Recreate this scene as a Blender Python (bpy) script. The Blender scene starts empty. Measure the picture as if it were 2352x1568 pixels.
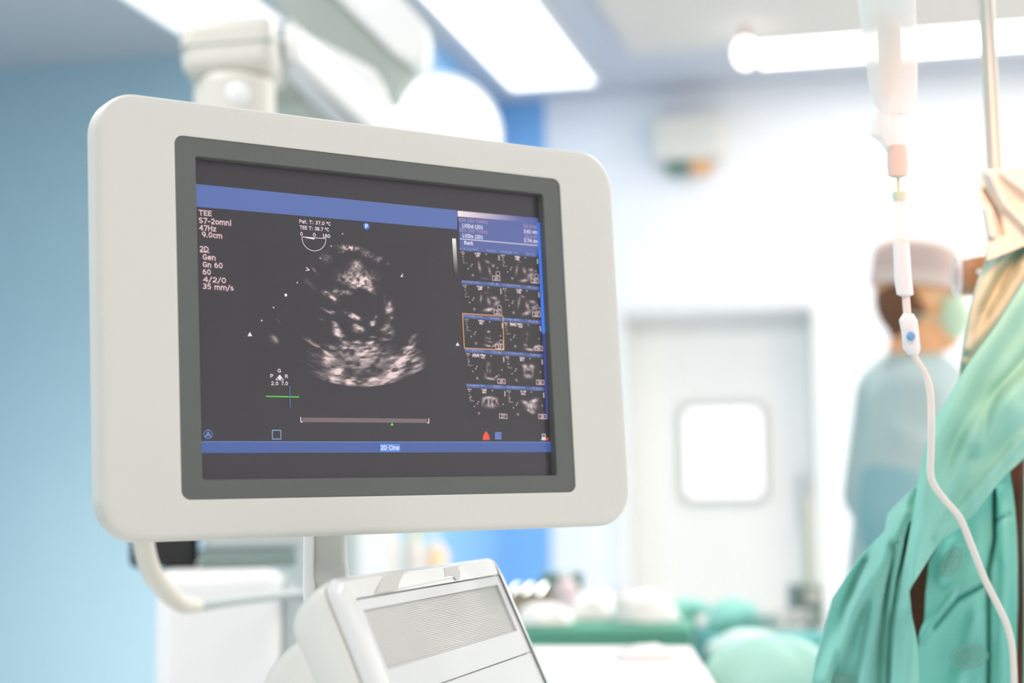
import bpy, bmesh, math, random
import numpy as np
from mathutils import Vector, Matrix, noise

C = bpy.context.scene.collection
SC = bpy.context.scene
random.seed(7)

# ------------------------------------------------------------------ camera, world, exposure
F = 3700.0; CX, CY = 1176.0, 784.0
EYE = Vector((0, 0, 1.15))
PITCH = math.radians(5.54); ROLL = -.012; PHI = math.radians(13.5)
r0 = Vector((1, 0, 0)); fw = Vector((0, math.cos(PITCH), math.sin(PITCH))); up0 = Vector((0, -math.sin(PITCH), math.cos(PITCH)))
RT = math.cos(ROLL) * r0 + math.sin(ROLL) * up0
UP = math.cos(ROLL) * up0 - math.sin(ROLL) * r0
cam_d = bpy.data.cameras.new('camera'); cam = bpy.data.objects.new('camera', cam_d); C.objects.link(cam)
M = Matrix((RT, UP, -fw)).transposed().to_4x4(); M.translation = EYE
cam.matrix_world = M
cam_d.sensor_width = 36; cam_d.lens = F / 2352 * 36
cam_d.clip_start = .05; cam_d.clip_end = 60
cam_d.dof.use_dof = True; cam_d.dof.focus_distance = 1.36
cam_d.dof.aperture_fstop = 2.9; cam_d.dof.aperture_blades = 0
SC.camera = cam
SC.view_settings.view_transform = 'Standard'; SC.view_settings.look = 'None'
SC.view_settings.gamma = 1; SC.view_settings.use_curve_mapping = False
SC.view_settings.exposure = -0.3
SC.cycles.use_denoising = True
SC.cycles.max_bounces = 8; SC.cycles.diffuse_bounces = 5
SC.cycles.sample_clamp_indirect = 6
world = bpy.data.worlds.new('world'); SC.world = world; world.use_nodes = True
world.node_tree.nodes['Background'].inputs[0].default_value = (.9, .95, 1, 1)
world.node_tree.nodes['Background'].inputs[1].default_value = .05

U = Vector((math.cos(PHI), -math.sin(PHI), 0)); Wd = Vector((math.sin(PHI), math.cos(PHI), 0)); Z = Vector((0, 0, 1))
def RW(r, s, z): return U * r + Wd * s + Z * z            # room coordinates: r to the right, s into the room
def ray(x, y): return RT * ((x - CX) / F) - UP * ((y - CY) / F) + fw
def at(x, y, d): return EYE + ray(x, y) * d
def at_z(x, y, z):
    d = ray(x, y); return EYE + d * ((z - EYE.z) / d.z)
def at_s(x, y, s):
    d = ray(x, y); return EYE + d * (s / d.dot(Wd))
ROOM = Matrix((U, Wd, Z)).transposed().to_4x4()


def area(name, loc, target, size, power, color, shape='DISK', sy=None):
    l = bpy.data.lights.new(name, 'AREA'); l.energy = power; l.color = color; l.shape = shape; l.size = size
    if sy: l.size_y = sy
    o = bpy.data.objects.new(name, l); C.objects.link(o); o.location = loc
    o.rotation_euler = (Vector(target) - Vector(loc)).to_track_quat('-Z', 'Y').to_euler()
    return o
sl0 = bpy.data.lights.new('warm_fill_spot', 'SPOT'); sl0.energy = 40; sl0.color = (1, .34, .18); sl0.spot_size = math.radians(46); sl0.spot_blend = 1; sl0.shadow_soft_size = .12  # added unseen spot, its warm light stands in for haze over the drape
so = bpy.data.objects.new('warm_fill_spot', sl0); C.objects.link(so); so.location = at(2780, -300, 1.2)
so.rotation_euler = (at(2350, 600, 1.64) - so.location).to_track_quat('-Z', 'Y').to_euler()
fl_ = bpy.data.lights.new('low_spot', 'SPOT'); fl_.energy = 95; fl_.color = (1, .93, .84); fl_.spot_size = math.radians(110); fl_.spot_blend = 1; fl_.shadow_soft_size = .15  # added unseen spot that brightens the lower left blue wall
fo = bpy.data.objects.new('low_spot', fl_); C.objects.link(fo); fo.location = RW(-2.85, 4.5, .3)
fo.rotation_euler = (RW(-2.9, 6.48, .25) - fo.location).to_track_quat('-Z', 'Y').to_euler()
# added unseen area lights outside the frame, placed for brightness: (r, s, size r, size s, watts, colour)
for r_, s_, a_, b_, p_, c_ in [(-2.7, 3.2, .6, 1.2, 34, (1, .98, .95)), (0, 4.8, .6, 1.4, 105, (1, .98, .95)), (2.0, 5.0, .6, 1.6, 105, (1, .97, .92)), (1.7, 1.0, .6, 1.4, 17, (1, .97, .92)), (-1.7, 1.2, .6, 1.4, 56, (1, .98, .94)), (0, -1.4, .6, 1.2, 46, (1, .98, .94)), (2.3, 2.5, .6, 1.4, 36, (1, .90, .80))]:
    l_ = area('off_frame_fill', RW(r_, s_, 3.08), RW(r_, s_, 0), a_, p_, c_, 'RECTANGLE', b_); l_.rotation_euler = (0, 0, -PHI)

# ------------------------------------------------------------------ materials
def mat(name, col, rough=.5, metal=0., var=.03, scale=8., bump=0., emit=None, es=0., alpha=1., trans=0., spec=.5, sheen=0., bscale=None, coat=0.):
    m = bpy.data.materials.new(name); m.use_nodes = True
    nt = m.node_tree; b = nt.nodes['Principled BSDF']
    tc = nt.nodes.new('ShaderNodeTexCoord'); nz = nt.nodes.new('ShaderNodeTexNoise'); nz.inputs['Scale'].default_value = scale
    nz.inputs['Detail'].default_value = 3
    nt.links.new(tc.outputs['Object'], nz.inputs['Vector'])
    mx = nt.nodes.new('ShaderNodeMix'); mx.data_type = 'RGBA'
    mx.inputs[6].default_value = (*[c * (1 - var) for c in col], 1); mx.inputs[7].default_value = (*[min(1, c * (1 + var)) for c in col], 1)
    nt.links.new(nz.outputs['Fac'], mx.inputs[0]); nt.links.new(mx.outputs[2], b.inputs['Base Color'])
    b.inputs['Roughness'].default_value = rough; b.inputs['Metallic'].default_value = metal
    b.inputs['Specular IOR Level'].default_value = spec
    b.inputs['Alpha'].default_value = alpha; b.inputs['Transmission Weight'].default_value = trans
    b.inputs['Sheen Weight'].default_value = sheen; b.inputs['Coat Weight'].default_value = coat
    if emit: b.inputs['Emission Color'].default_value = (*emit, 1); b.inputs['Emission Strength'].default_value = es
    if bump:
        bp = nt.nodes.new('ShaderNodeBump'); bp.inputs['Strength'].default_value = bump; bp.inputs['Distance'].default_value = .002
        n2 = nt.nodes.new('ShaderNodeTexNoise'); n2.inputs['Scale'].default_value = bscale or scale * 8
        nt.links.new(tc.outputs['Object'], n2.inputs['Vector']); nt.links.new(n2.outputs['Fac'], bp.inputs['Height'])
        nt.links.new(bp.outputs[0], b.inputs['Normal'])
    return m
def sr(r, g, b):    # 0-255 display colour to linear
    f = lambda c: (c / 255 / 12.92) if c / 255 < .04045 else ((c / 255 + .055) / 1.055) ** 2.4
    return (f(r), f(g), f(b))

m_white = mat('wall_white_paint', (.86, .86, .88), .6, bump=.1)
m_blue = mat('wall_blue_paint', (.21, .46, .80), .55, bump=.1)
m_lblue = mat('wall_pale_blue_paint', (.40, .585, .69), .55, bump=.1)
m_ceil = mat('ceiling_paint', (.52, .54, .59), .7)
m_ceilgray = mat('ceiling_panel_gray', (.64, .60, .55), .7)
m_floor = mat('floor_vinyl', (.68, .70, .70), .4)
m_door = mat('door_laminate', (.70, .70, .67), .45)
m_jamb = mat('door_jamb', (.78, .78, .76), .5)
m_gasket = mat('window_gasket', (.42, .42, .41), .6)
m_bezel = mat('housing_plastic', (.735, .715, .66), .42, var=.012, scale=3, bump=.06, bscale=900)
m_gray = mat('charcoal_frame_plastic', (.125, .13, .12), .5, var=.03, bump=.1, bscale=900)
m_black = mat('black_plastic', (.012, .011, .012), .4)
m_post = mat('post_plastic', (.58, .59, .56), .4)
m_pod = mat('pod_plastic', (.84, .83, .77), .3, bump=.04, bscale=500)
m_rim = mat('pod_rim_gloss', (.84, .84, .82), .12, coat=.4)
m_panel = mat('pod_panel_gray', (.72, .73, .73), .38)
m_slat = mat('grille_slat_gray', (.68, .68, .67), .4)
m_grv = mat('grille_bed', (.44, .44, .43), .6)
m_seam = mat('seam_gap', (.50, .47, .38), .7)  # darker tone of the joint strip
m_chip = mat('chipped_plastic', (.62, .62, .59), .7)
m_glue = mat('bare_plastic_glue_mark', (.90, .90, .87), .3)
m_cream = mat('cream_handle_plastic', (.78, .73, .64), .4)
m_hgray = mat('gray_rail', (.42, .48, .47), .4)
m_cab = mat('cabinet_white', (.92, .92, .92), .45)
m_cabgray = mat('device_gray', (.52, .57, .57), .5)
m_cabdk = mat('device_gray_green', (.22, .29, .27), .5)
m_boom = mat('boom_cream', (.70, .68, .62), .45)
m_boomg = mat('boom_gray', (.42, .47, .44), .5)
m_boomw = mat('boom_white', (.9, .9, .9), .4)
m_lav = mat('boom_lavender_gray', (.56, .59, .63), .45)
m_green = mat('surgical_green_cloth', (.24, .61, .53), .85, var=.08, scale=14, bump=.35, bscale=500, sheen=.15)
m_green2 = mat('surgical_green_cloth_deep', (.22, .64, .56), .85, var=.08, scale=14, bump=.35, bscale=500)
m_mint = mat('mint_cloth', (.40, .70, .62), .85, bump=.3, bscale=400)
m_teal = mat('teal_cloth', (.10, .36, .36), .85, bump=.3, bscale=400)
m_hazetop = mat('warm_hazed_cloth', (.60, .66, .62), .85, var=.1, scale=12, bump=.3, bscale=400)  # drape green shifted to cream, warm haze put into the base colour
m_hazegreen = mat('warm_hazed_green', (.38, .50, .41), .85, var=.1, scale=9, bump=.3, bscale=400)  # green drape layer with the warm haze mixed into its colour
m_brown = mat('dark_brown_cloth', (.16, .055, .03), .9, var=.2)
m_brown2 = mat('brown_plastic', (.45, .20, .08), .45, var=.15)
m_stamp = mat('gray_stamp_ink', (.20, .42, .36), .9)
m_stitch = mat('stitch_thread', (.10, .42, .35), .9)
m_tube = mat('tube_milky_plastic', (.84, .80, .74), .35)
m_clear = mat('clear_plastic', (.93, .92, .88), .15, alpha=.5, spec=.6)
m_bagp = mat('bag_milky_plastic', (.88, .93, .92), .2, alpha=.62, spec=.6)
m_liquid = mat('beige_liquid', (.92, .82, .68), .3)
m_pink = mat('pinkish_connector', (.78, .62, .54), .4)
m_palegreen = mat('pale_green_cap', (.62, .74, .55), .4)
m_whitepl = mat('white_plastic', (.88, .88, .90), .35)
m_bluedot = mat('blue_dot', (.16, .38, .68), .4)
m_steel = mat('brushed_pole_metal', (.78, .74, .64), .3, metal=.6, bump=.05)
m_gown = mat('bluegray_gown', (.42, .53, .54), .85, var=.1, scale=5, bump=.3, bscale=300)
m_gown2 = mat('teal_gown_sleeve', (.24, .44, .49), .85, var=.1, scale=5, bump=.3, bscale=300)
m_skin = mat('skin', (.86, .44, .22), .55, var=.06)
m_hair = mat('brown_hair', (.16, .06, .025), .7, var=.2, scale=60)
m_cap = mat('mauve_gray_cap', (.60, .47, .43), .85, var=.08)
m_capband = mat('cap_band', (.70, .58, .53), .85)
m_mask = mat('pale_green_mask', (.60, .76, .57), .8)
m_eye = mat('eye_dark', (.03, .02, .02), .3)
m_glow = mat('light_diffuser', (.9, .9, .9), .5, emit=(1, .985, .96), es=2.6)
m_glowd = mat('light_diffuser_soft', (.9, .9, .9), .5, emit=(1, .985, .96), es=1.5)
m_glowb = mat('light_diffuser_bright', (.9, .9, .9), .5, emit=(1, .985, .96), es=6)
m_frame = mat('light_frame', (.8, .82, .84), .5)
m_lampglow = mat('lamp_lens_glow', (.9, .9, .9), .4, emit=(.93, .97, 1), es=1.05)
m_winglow = mat('window_beyond_glow', (.9, .9, .9), .5, emit=(1, .99, .97), es=1.6)
m_glass = mat('glass_pane', (1, 1, 1), .03, alpha=.12, spec=.5)
m_orange = mat('orange_tab', (.85, .45, .18), .5)
m_dgreen = mat('dark_green_tab', (.10, .22, .16), .5)
m_yellow = mat('yellow_pack', (.80, .62, .15), .5)
m_gauze = mat('white_gauze', (.92, .92, .90), .9, bump=.4, bscale=300)
m_tray = mat('tray_brownish_metal', (.36, .28, .22), .5, var=.2)
m_metal = mat('steel', (.6, .6, .58), .25, metal=.9)

# ------------------------------------------------------------------ mesh helpers
class MB:
    def __init__(s): s.v = []; s.f = []
    def add(s, vs, fs):
        n = len(s.v); s.v += [tuple(v) for v in vs]; s.f += [tuple(i + n for i in f) for f in fs]; return s
    def box(s, x0, x1, y0, y1, z0, z1, M=None):
        vs = [Vector((x, y, z)) for z in (z0, z1) for y in (y0, y1) for x in (x0, x1)]
        if M: vs = [M @ v for v in vs]
        return s.add(vs, [(0, 2, 3, 1), (4, 5, 7, 6), (0, 1, 5, 4), (2, 6, 7, 3), (0, 4, 6, 2), (1, 3, 7, 5)])
    def tube(s, pts, rad, n=12, caps=True):
        pts = [Vector(p) for p in pts]; k = len(pts)
        rads = rad if isinstance(rad, (list, tuple)) else [rad] * k
        vs = []; fs = []; ref = None
        for i, p in enumerate(pts):
            t = (pts[min(i + 1, k - 1)] - pts[max(i - 1, 0)])
            t = t.normalized() if t.length > 1e-9 else Vector((0, 0, 1))
            if ref is None: ref = t.orthogonal().normalized()
            ref = (ref - t * ref.dot(t)).normalized(); b = t.cross(ref)
            for j in range(n):
                a = 2 * math.pi * j / n; vs.append(p + (ref * math.cos(a) + b * math.sin(a)) * rads[i])
        for i in range(k - 1):
            for j in range(n):
                fs.append((i * n + j, i * n + (j + 1) % n, (i + 1) * n + (j + 1) % n, (i + 1) * n + j))
        if caps: fs += [tuple(range(n - 1, -1, -1)), tuple(range((k - 1) * n, k * n))]
        return s.add(vs, fs)
    def ell(s, c, rx, ry, rz, M=None, n=16, k=10):
        vs = []; fs = []; c = Vector(c)
        for i in range(k + 1):
            th = math.pi * i / k
            for j in range(n):
                a = 2 * math.pi * j / n
                v = Vector((rx * math.sin(th) * math.cos(a), ry * math.sin(th) * math.sin(a), rz * math.cos(th)))
                vs.append(c + (M @ v if M else v))
        for i in range(k):
            for j in range(n): fs.append((i * n + j, (i + 1) * n + j, (i + 1) * n + (j + 1) % n, i * n + (j + 1) % n))
        return s.add(vs, fs)
    def loops(s, rings, cap0=True, cap1=True, flip=False):     # rings of equal length joined
        n = len(rings[0]); vs = [p for r in rings for p in r]; fs = []
        for i in range(len(rings) - 1):
            for j in range(n):
                f = (i * n + j, i * n + (j + 1) % n, (i + 1) * n + (j + 1) % n, (i + 1) * n + j)
                fs.append(f[::-1] if flip else f)
        if cap0: fs.append(tuple(range(n - 1, -1, -1)) if not flip else tuple(range(n)))
        if cap1:
            c = tuple(range((len(rings) - 1) * n, len(rings) * n)); fs.append(c if not flip else c[::-1])
        return s.add(vs, fs)
def rr(x0, x1, y0, y1, r, n=8, z=0.):       # rounded rectangle outline
    out = []
    for cx, cy, a0 in ((x1 - r, y1 - r, 0), (x0 + r, y1 - r, 90), (x0 + r, y0 + r, 180), (x1 - r, y0 + r, 270)):
        for i in range(n + 1):
            a = math.radians(a0 + 90 * i / n); out.append(Vector((cx + r * math.cos(a), cy + r * math.sin(a), z)))
    return out
def obj(name, mb, m, parent=None, smooth=True, M=None, bevel=0, angle=35, normals=True):
    me = bpy.data.meshes.new(name)
    vs = [Vector(v) for v in mb.v]
    if M: vs = [M @ v for v in vs]
    me.from_pydata([tuple(v) for v in vs], [], mb.f); me.update()
    if normals:
        bm = bmesh.new(); bm.from_mesh(me); bmesh.ops.remove_doubles(bm, verts=bm.verts, dist=1e-6); bmesh.ops.recalc_face_normals(bm, faces=bm.faces); bm.to_mesh(me); bm.free()
    me.materials.append(m)
    o = bpy.data.objects.new(name, me); C.objects.link(o)
    if parent:
        o.parent = parent
        o.matrix_parent_inverse = Matrix.Identity(4)
    if bevel:
        b = o.modifiers.new('bevel', 'BEVEL'); b.width = bevel; b.segments = 3; b.limit_method = 'ANGLE'; b.angle_limit = math.radians(40)
    if smooth:
        me.polygons.foreach_set('use_smooth', [True] * len(me.polygons)); me.set_sharp_from_angle(angle=math.radians(angle))
    return o
def thing(name, label, cat, loc=(0, 0, 0), mw=None, group=None):
    o = bpy.data.objects.new(name, None); C.objects.link(o); o.empty_display_size = .05
    if mw: o.matrix_world = mw
    else: o.location = loc
    o['label'] = label; o['category'] = cat
    if group: o['group'] = group
    return o
def tag(o, label, cat, group=None):
    o['label'] = label; o['category'] = cat
    if group: o['group'] = group
    return o
def struct(name, mb, m, **k):
    o = obj(name, mb, m, **k); o['kind'] = 'structure'; return o
def frame(o, x, y, z):
    m = Matrix((Vector(x).normalized(), Vector(y).normalized(), Vector(z).normalized())).transposed().to_4x4(); m.translation = o; return m
def camvec(x, y, z): return RT * x - UP * y + fw * z      # (right, down, forward)

# ------------------------------------------------------------------ room shell
S = 7.75; HC = 3.1; RL, RR_, SB = -4.6, 3.4, -2.6; SL = 6.48; RJ = -1.91
struct('floor', MB().box(RL - .1, RR_ + .1, SB - .1, S + .3, -.1, 0), m_floor, M=ROOM, smooth=False)
# lamp rectangles in the ceiling (r0, r1, s0, s1)
lights = [(-2.88, -2.42, 4.9, 6.12), (-1.76, -1.36, 5.35, 7.42), (-.56, 1.05, 6.93, 7.33)]
struct('ceiling', MB().box(RL - .1, RR_ + .1, SB - .1, S + .3, HC + .035, HC + .13), m_ceil, M=ROOM, smooth=False)
struct('trim_1', MB().box(-1.1, RR_ - .3, 2.2, 6.88, HC - .012, HC + .0345), m_ceilgray, M=ROOM, smooth=False)
bx = MB().box(RJ, -1.675, S, S + .12, 0, HC + .035)
struct('wall_back_blue', bx, m_blue, M=ROOM, smooth=False)
DL, DR, DT = -1.31, -.385, 2.045
bw = MB().box(-1.675, DL, S - .0, S + .3, 0, HC + .035).box(DR, RR_, S, S + .3, 0, HC + .035).box(DL, DR, S, S + .3, DT, HC + .035)
struct('wall_back', bw, m_white, M=ROOM, smooth=False)
struct('wall_left_front', MB().box(RL - .1, RJ, SL, SL + .12, 0, HC + .035), m_lblue, M=ROOM, smooth=False)
struct('wall_left_return', MB().box(RJ - .12, RJ, SL + .12, S + .12, 0, HC + .035), m_blue, M=ROOM, smooth=False)
struct('wall_left', MB().box(RL - .1, RL, SB, SL, 0, HC + .035), m_lblue, M=ROOM, smooth=False)
struct('wall_right', MB().box(RR_, RR_ + .1, SB, S, 0, HC + .035), m_white, M=ROOM, smooth=False)
struct('wall_front', MB().box(RL, RR_, SB - .1, SB, 0, HC + .035), m_white, M=ROOM, smooth=False)
struct('baseboard_back', MB().box(DR + .05, RR_, S - .012, S, 0, .1), m_jamb, M=ROOM, smooth=False)
# door set back in its opening
wl, wr, wb, wt = -1.045, -.655, 1.135, 1.585
yd = S + .22
d = MB()
d.box(DL + .01, wl, yd, yd + .045, .01, DT - .01).box(wr, DR - .01, yd, yd + .045, .01, DT - .01)
d.box(wl, wr, yd, yd + .045, .01, wb).box(wl, wr, yd, yd + .045, wt, DT - .01)
door = struct('door_1', d, m_door, M=ROOM, smooth=False)
j = MB().box(DL - .05, DL, S - .015, S + .0, 0, DT + .05).box(DR, DR + .05, S - .015, S, 0, DT + .05).box(DL, DR, S - .015, S, DT, DT + .05)
o = obj('door_frame', j, m_jamb, door, M=ROOM, smooth=False)
win = struct('window_1', MB().loops([rr(wl - .02, wr + .02, wb - .02, wt + .02, .05), rr(wl - .02, wr + .02, wb - .02, wt + .02, .05, z=.02), rr(wl + .012, wr - .012, wb + .012, wt - .012, .035, z=.02), rr(wl + .012, wr - .012, wb + .012, wt - .012, .035)], cap0=False, cap1=False),
             m_gasket, M=ROOM @ Matrix.Translation((0, yd, 0)) @ Matrix.Rotation(math.pi / 2, 4, 'X'))
obj('pane', MB().box(wl, wr, yd + .015, yd + .021, wb, wt), m_glass, win, M=ROOM, smooth=False)
struct('wall_corridor', MB().box(-2.2, .6, S + 1.0, S + 1.05, 0, 2.8), m_winglow, M=ROOM, smooth=False)
obj('handle', MB().tube([RW(DR - .09, yd - .04, 1.0), RW(DR - .09, yd - .04, 1.25)], .012).tube([RW(DR - .09, yd - .04, 1.02), RW(DR - .09, yd, 1.02)], .008).tube([RW(DR - .09, yd - .04, 1.23), RW(DR - .09, yd, 1.23)], .008), m_metal, door)

# ceiling lights
llab = ['bright ceiling light panel at the left, partly behind the cream boom head',
        'bright ceiling light panel running towards the blue corner',
        'long bright ceiling light panel along the back wall behind the hanging bag']
for i, (a, b, c, e) in enumerate(lights):
    t = thing('ceiling_light', llab[i], 'ceiling light', RW((a + b) / 2, (c + e) / 2, HC), group='recessed ceiling lights' )
    Mi = Matrix.Translation(-t.location) @ ROOM
    z0 = HC + .0345
    obj('diffuser', MB().box(a, b, c, e, z0 - .02, z0 - .001), (m_glowd, m_glow, m_glowb)[i], t, M=Mi, smooth=False)
    f = MB().box(a - .02, a, c - .02, e + .02, z0 - .024, z0).box(b, b + .02, c - .02, e + .02, z0 - .024, z0)
    f.box(a, b, c - .02, c, z0 - .024, z0).box(a, b, e, e + .02, z0 - .024, z0)
    obj('light_frame', f, m_frame, t, M=Mi, smooth=False)
# small pendant spot near the back
pc = at_z(1712, 122, 2.98)
t = thing('pendant_spotlight', 'small white oval spotlight hanging from the ceiling beside the long light panel', 'spotlight', pc)
obj('lamp_head', MB().ell((0, 0, 0), .045, .045, .06), mat('spot_glow', (.9, .9, .9), .5, emit=(1, 1, 1), es=4), t)
obj('stem', MB().tube([(0, 0, .05), (0, 0, HC - pc.z - .012)], .014), m_brown2, t)
# box on the back wall
t = thing('wall_box', 'cream box mounted high on the white back wall, green and orange tabs below', 'wall unit', RW(-.95, S, 2.86))
obj('housing', MB().box(-.17, .17, -.16, -.001, -.1, .12), m_boom, t, M=Matrix(ROOM), bevel=.02)
obj('green_tab', MB().box(-.11, -.01, -.10, -.02, -.155, -.1), m_dgreen, t, M=Matrix(ROOM), bevel=.006)
obj('orange_tab', MB().box(.01, .10, -.10, -.02, -.155, -.1), m_orange, t, M=Matrix(ROOM), bevel=.006)

# ------------------------------------------------------------------ ultrasound machine
MON = frame(EYE + camvec(-.1073, -.0135, 1.3787), camvec(.8236, .0369, .566), -camvec(.0475, .9899, -.1336), -camvec(-.5652, .1369, .8135))
MI = MON.inverted()
def ml(px, py, zp=.006):        # photo point -> monitor coordinates on plane z (towards viewer)
    o = MI @ EYE; dd = MI.to_3x3() @ ray(px, py); k = (zp - o.z) / dd.z; p = o + dd * k; return p.x, p.y
machine = thing('ultrasound_machine', 'white and grey ultrasound machine with a large tilted monitor over a ribbed control pod', 'ultrasound machine', mw=MON)
fx0 = ml(227, 700, .008)[0]; fx1 = ml(1429, 780, .008)[0]
y0, y1 = -.1765, .1745
g0, g1 = ml(407, 730)[0], ml(1302, 770)[0]
gt = (ml(400, 311)[1] + ml(1283, 412)[1]) / 2; gb = (ml(415, 1148)[1] + ml(1321, 1130)[1]) / 2
hs = MB()
def ring(i, z, r): return rr(fx0 + i, fx1 - i, y0 + i, y1 - i, max(.034 - i, .004) if r is None else r, 10, z)
rings = [rr(g0, g1, gb, gt, .0075, 10, .002), rr(g0, g1, gb, gt, .0075, 10, .0075), rr(g0 - .0006, g1 + .0006, gb - .0006, gt + .0006, .008, 10, .008), rr(g0 - .003, g1 + .003, gb - .003, gt + .003, .010, 10, .008)]
rings += [ring(.012, .008, None), ring(.006, .008, None), ring(.003, .0074, None), ring(.001, .0055, None), ring(0, .003, None), ring(0, -.012, None), ring(.002, -.017, None), ring(.008, -.024, None), ring(.025, -.031, None), ring(.06, -.034, .02)]
hs.loops(rings, cap0=False)
monitor = obj('monitor', hs, m_bezel, machine, angle=50)
wn = monitor.modifiers.new('wn', 'WEIGHTED_NORMAL'); wn.keep_sharp = True
monitor['label'] = 'warm white plastic monitor housing'
# charcoal frame with recessed opening
l0, l1 = ml(456, 730)[0], ml(1264, 770)[0]
lt = (ml(449, 357)[1] + ml(1249, 445)[1]) / 2; lb = (ml(463, 1104)[1] + ml(1279, 1091)[1]) / 2
gf = MB().loops([rr(g0 + .0003, g1 - .0003, gb + .0003, gt - .0003, .0075, 10, -.001), rr(g0 + .0003, g1 - .0003, gb + .0003, gt - .0003, .0075, 10, .0068), rr(l0, l1, lb, lt, .0025, 10, .0064), rr(l0 + .0006, l1 - .0006, lb + .0006, lt - .0006, .002, 10, .0055), rr(l0 + .0006, l1 - .0006, lb + .0006, lt - .0006, .002, 10, -.004)], cap0=False, cap1=False)
obj('screen_frame', gf, m_gray, monitor, angle=30)['label'] = 'charcoal frame around the screen'
ZS = -.0015
def dmat(name, col, es=1.2):
    m = mat(name, (.018, .014, .016), .28, var=0, emit=col, es=es, spec=.7); return m
m_disp = mat('display_dark', (.02, .016, .018), .28, var=0, spec=.7)
nt = m_disp.node_tree; bs = nt.nodes['Principled BSDF']
bs.inputs['Emission Color'].default_value = (.029, .0245, .031, 1); bs.inputs['Emission Strength'].default_value = 1
obj('screen', MB().box(l0 - .004, l1 + .004, lb - .004, lt + .004, ZS - .003, ZS), m_disp, monitor, smooth=False)['label'] = 'lit dark display surface'
def sp(px, py): return ml(px, py, ZS)
def quad(name, pts, col, lift=.0002, es=1.2, m=None):
    q = [(*sp(*p), ZS + lift) for p in pts]
    return obj(name, MB().add(q, [tuple(range(len(q)))]), m or dmat(name, col, es), monitor, smooth=False)
_lm = {}
def pline(mb, pts, w, lift=.0004, closed=False):       # thin line, width w in photo pixels
    P = [Vector(sp(*p)) for p in pts]
    if closed: P.append(P[0])
    ww = w / 2700 / 2
    for a, b in zip(P[:-1], P[1:]):
        t = (b - a)
        if t.length < 1e-7: continue
        t.normalize(); n = Vector((-t.y, t.x)) * ww; t = t * ww * .6
        mb.add([(a.x - t.x + n.x, a.y - t.y + n.y, ZS + lift), (b.x + t.x + n.x, b.y + t.y + n.y, ZS + lift), (b.x + t.x - n.x, b.y + t.y - n.y, ZS + lift), (a.x - t.x - n.x, a.y - t.y - n.y, ZS + lift)], [(0, 1, 2, 3)])
def poly(mb, pts, lift=.0004):
    q = [(*sp(*p), ZS + lift) for p in pts]; mb.add(q, [tuple(range(len(q)))])
def dot(mb, x, y, r, lift=.0004, n=12):
    c = sp(x, y); rr_ = r / 2700
    mb.add([(c[0] + rr_ * math.cos(2 * math.pi * i / n), c[1] + rr_ * math.sin(2 * math.pi * i / n), ZS + lift) for i in range(n)], [tuple(range(n))])
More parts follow.
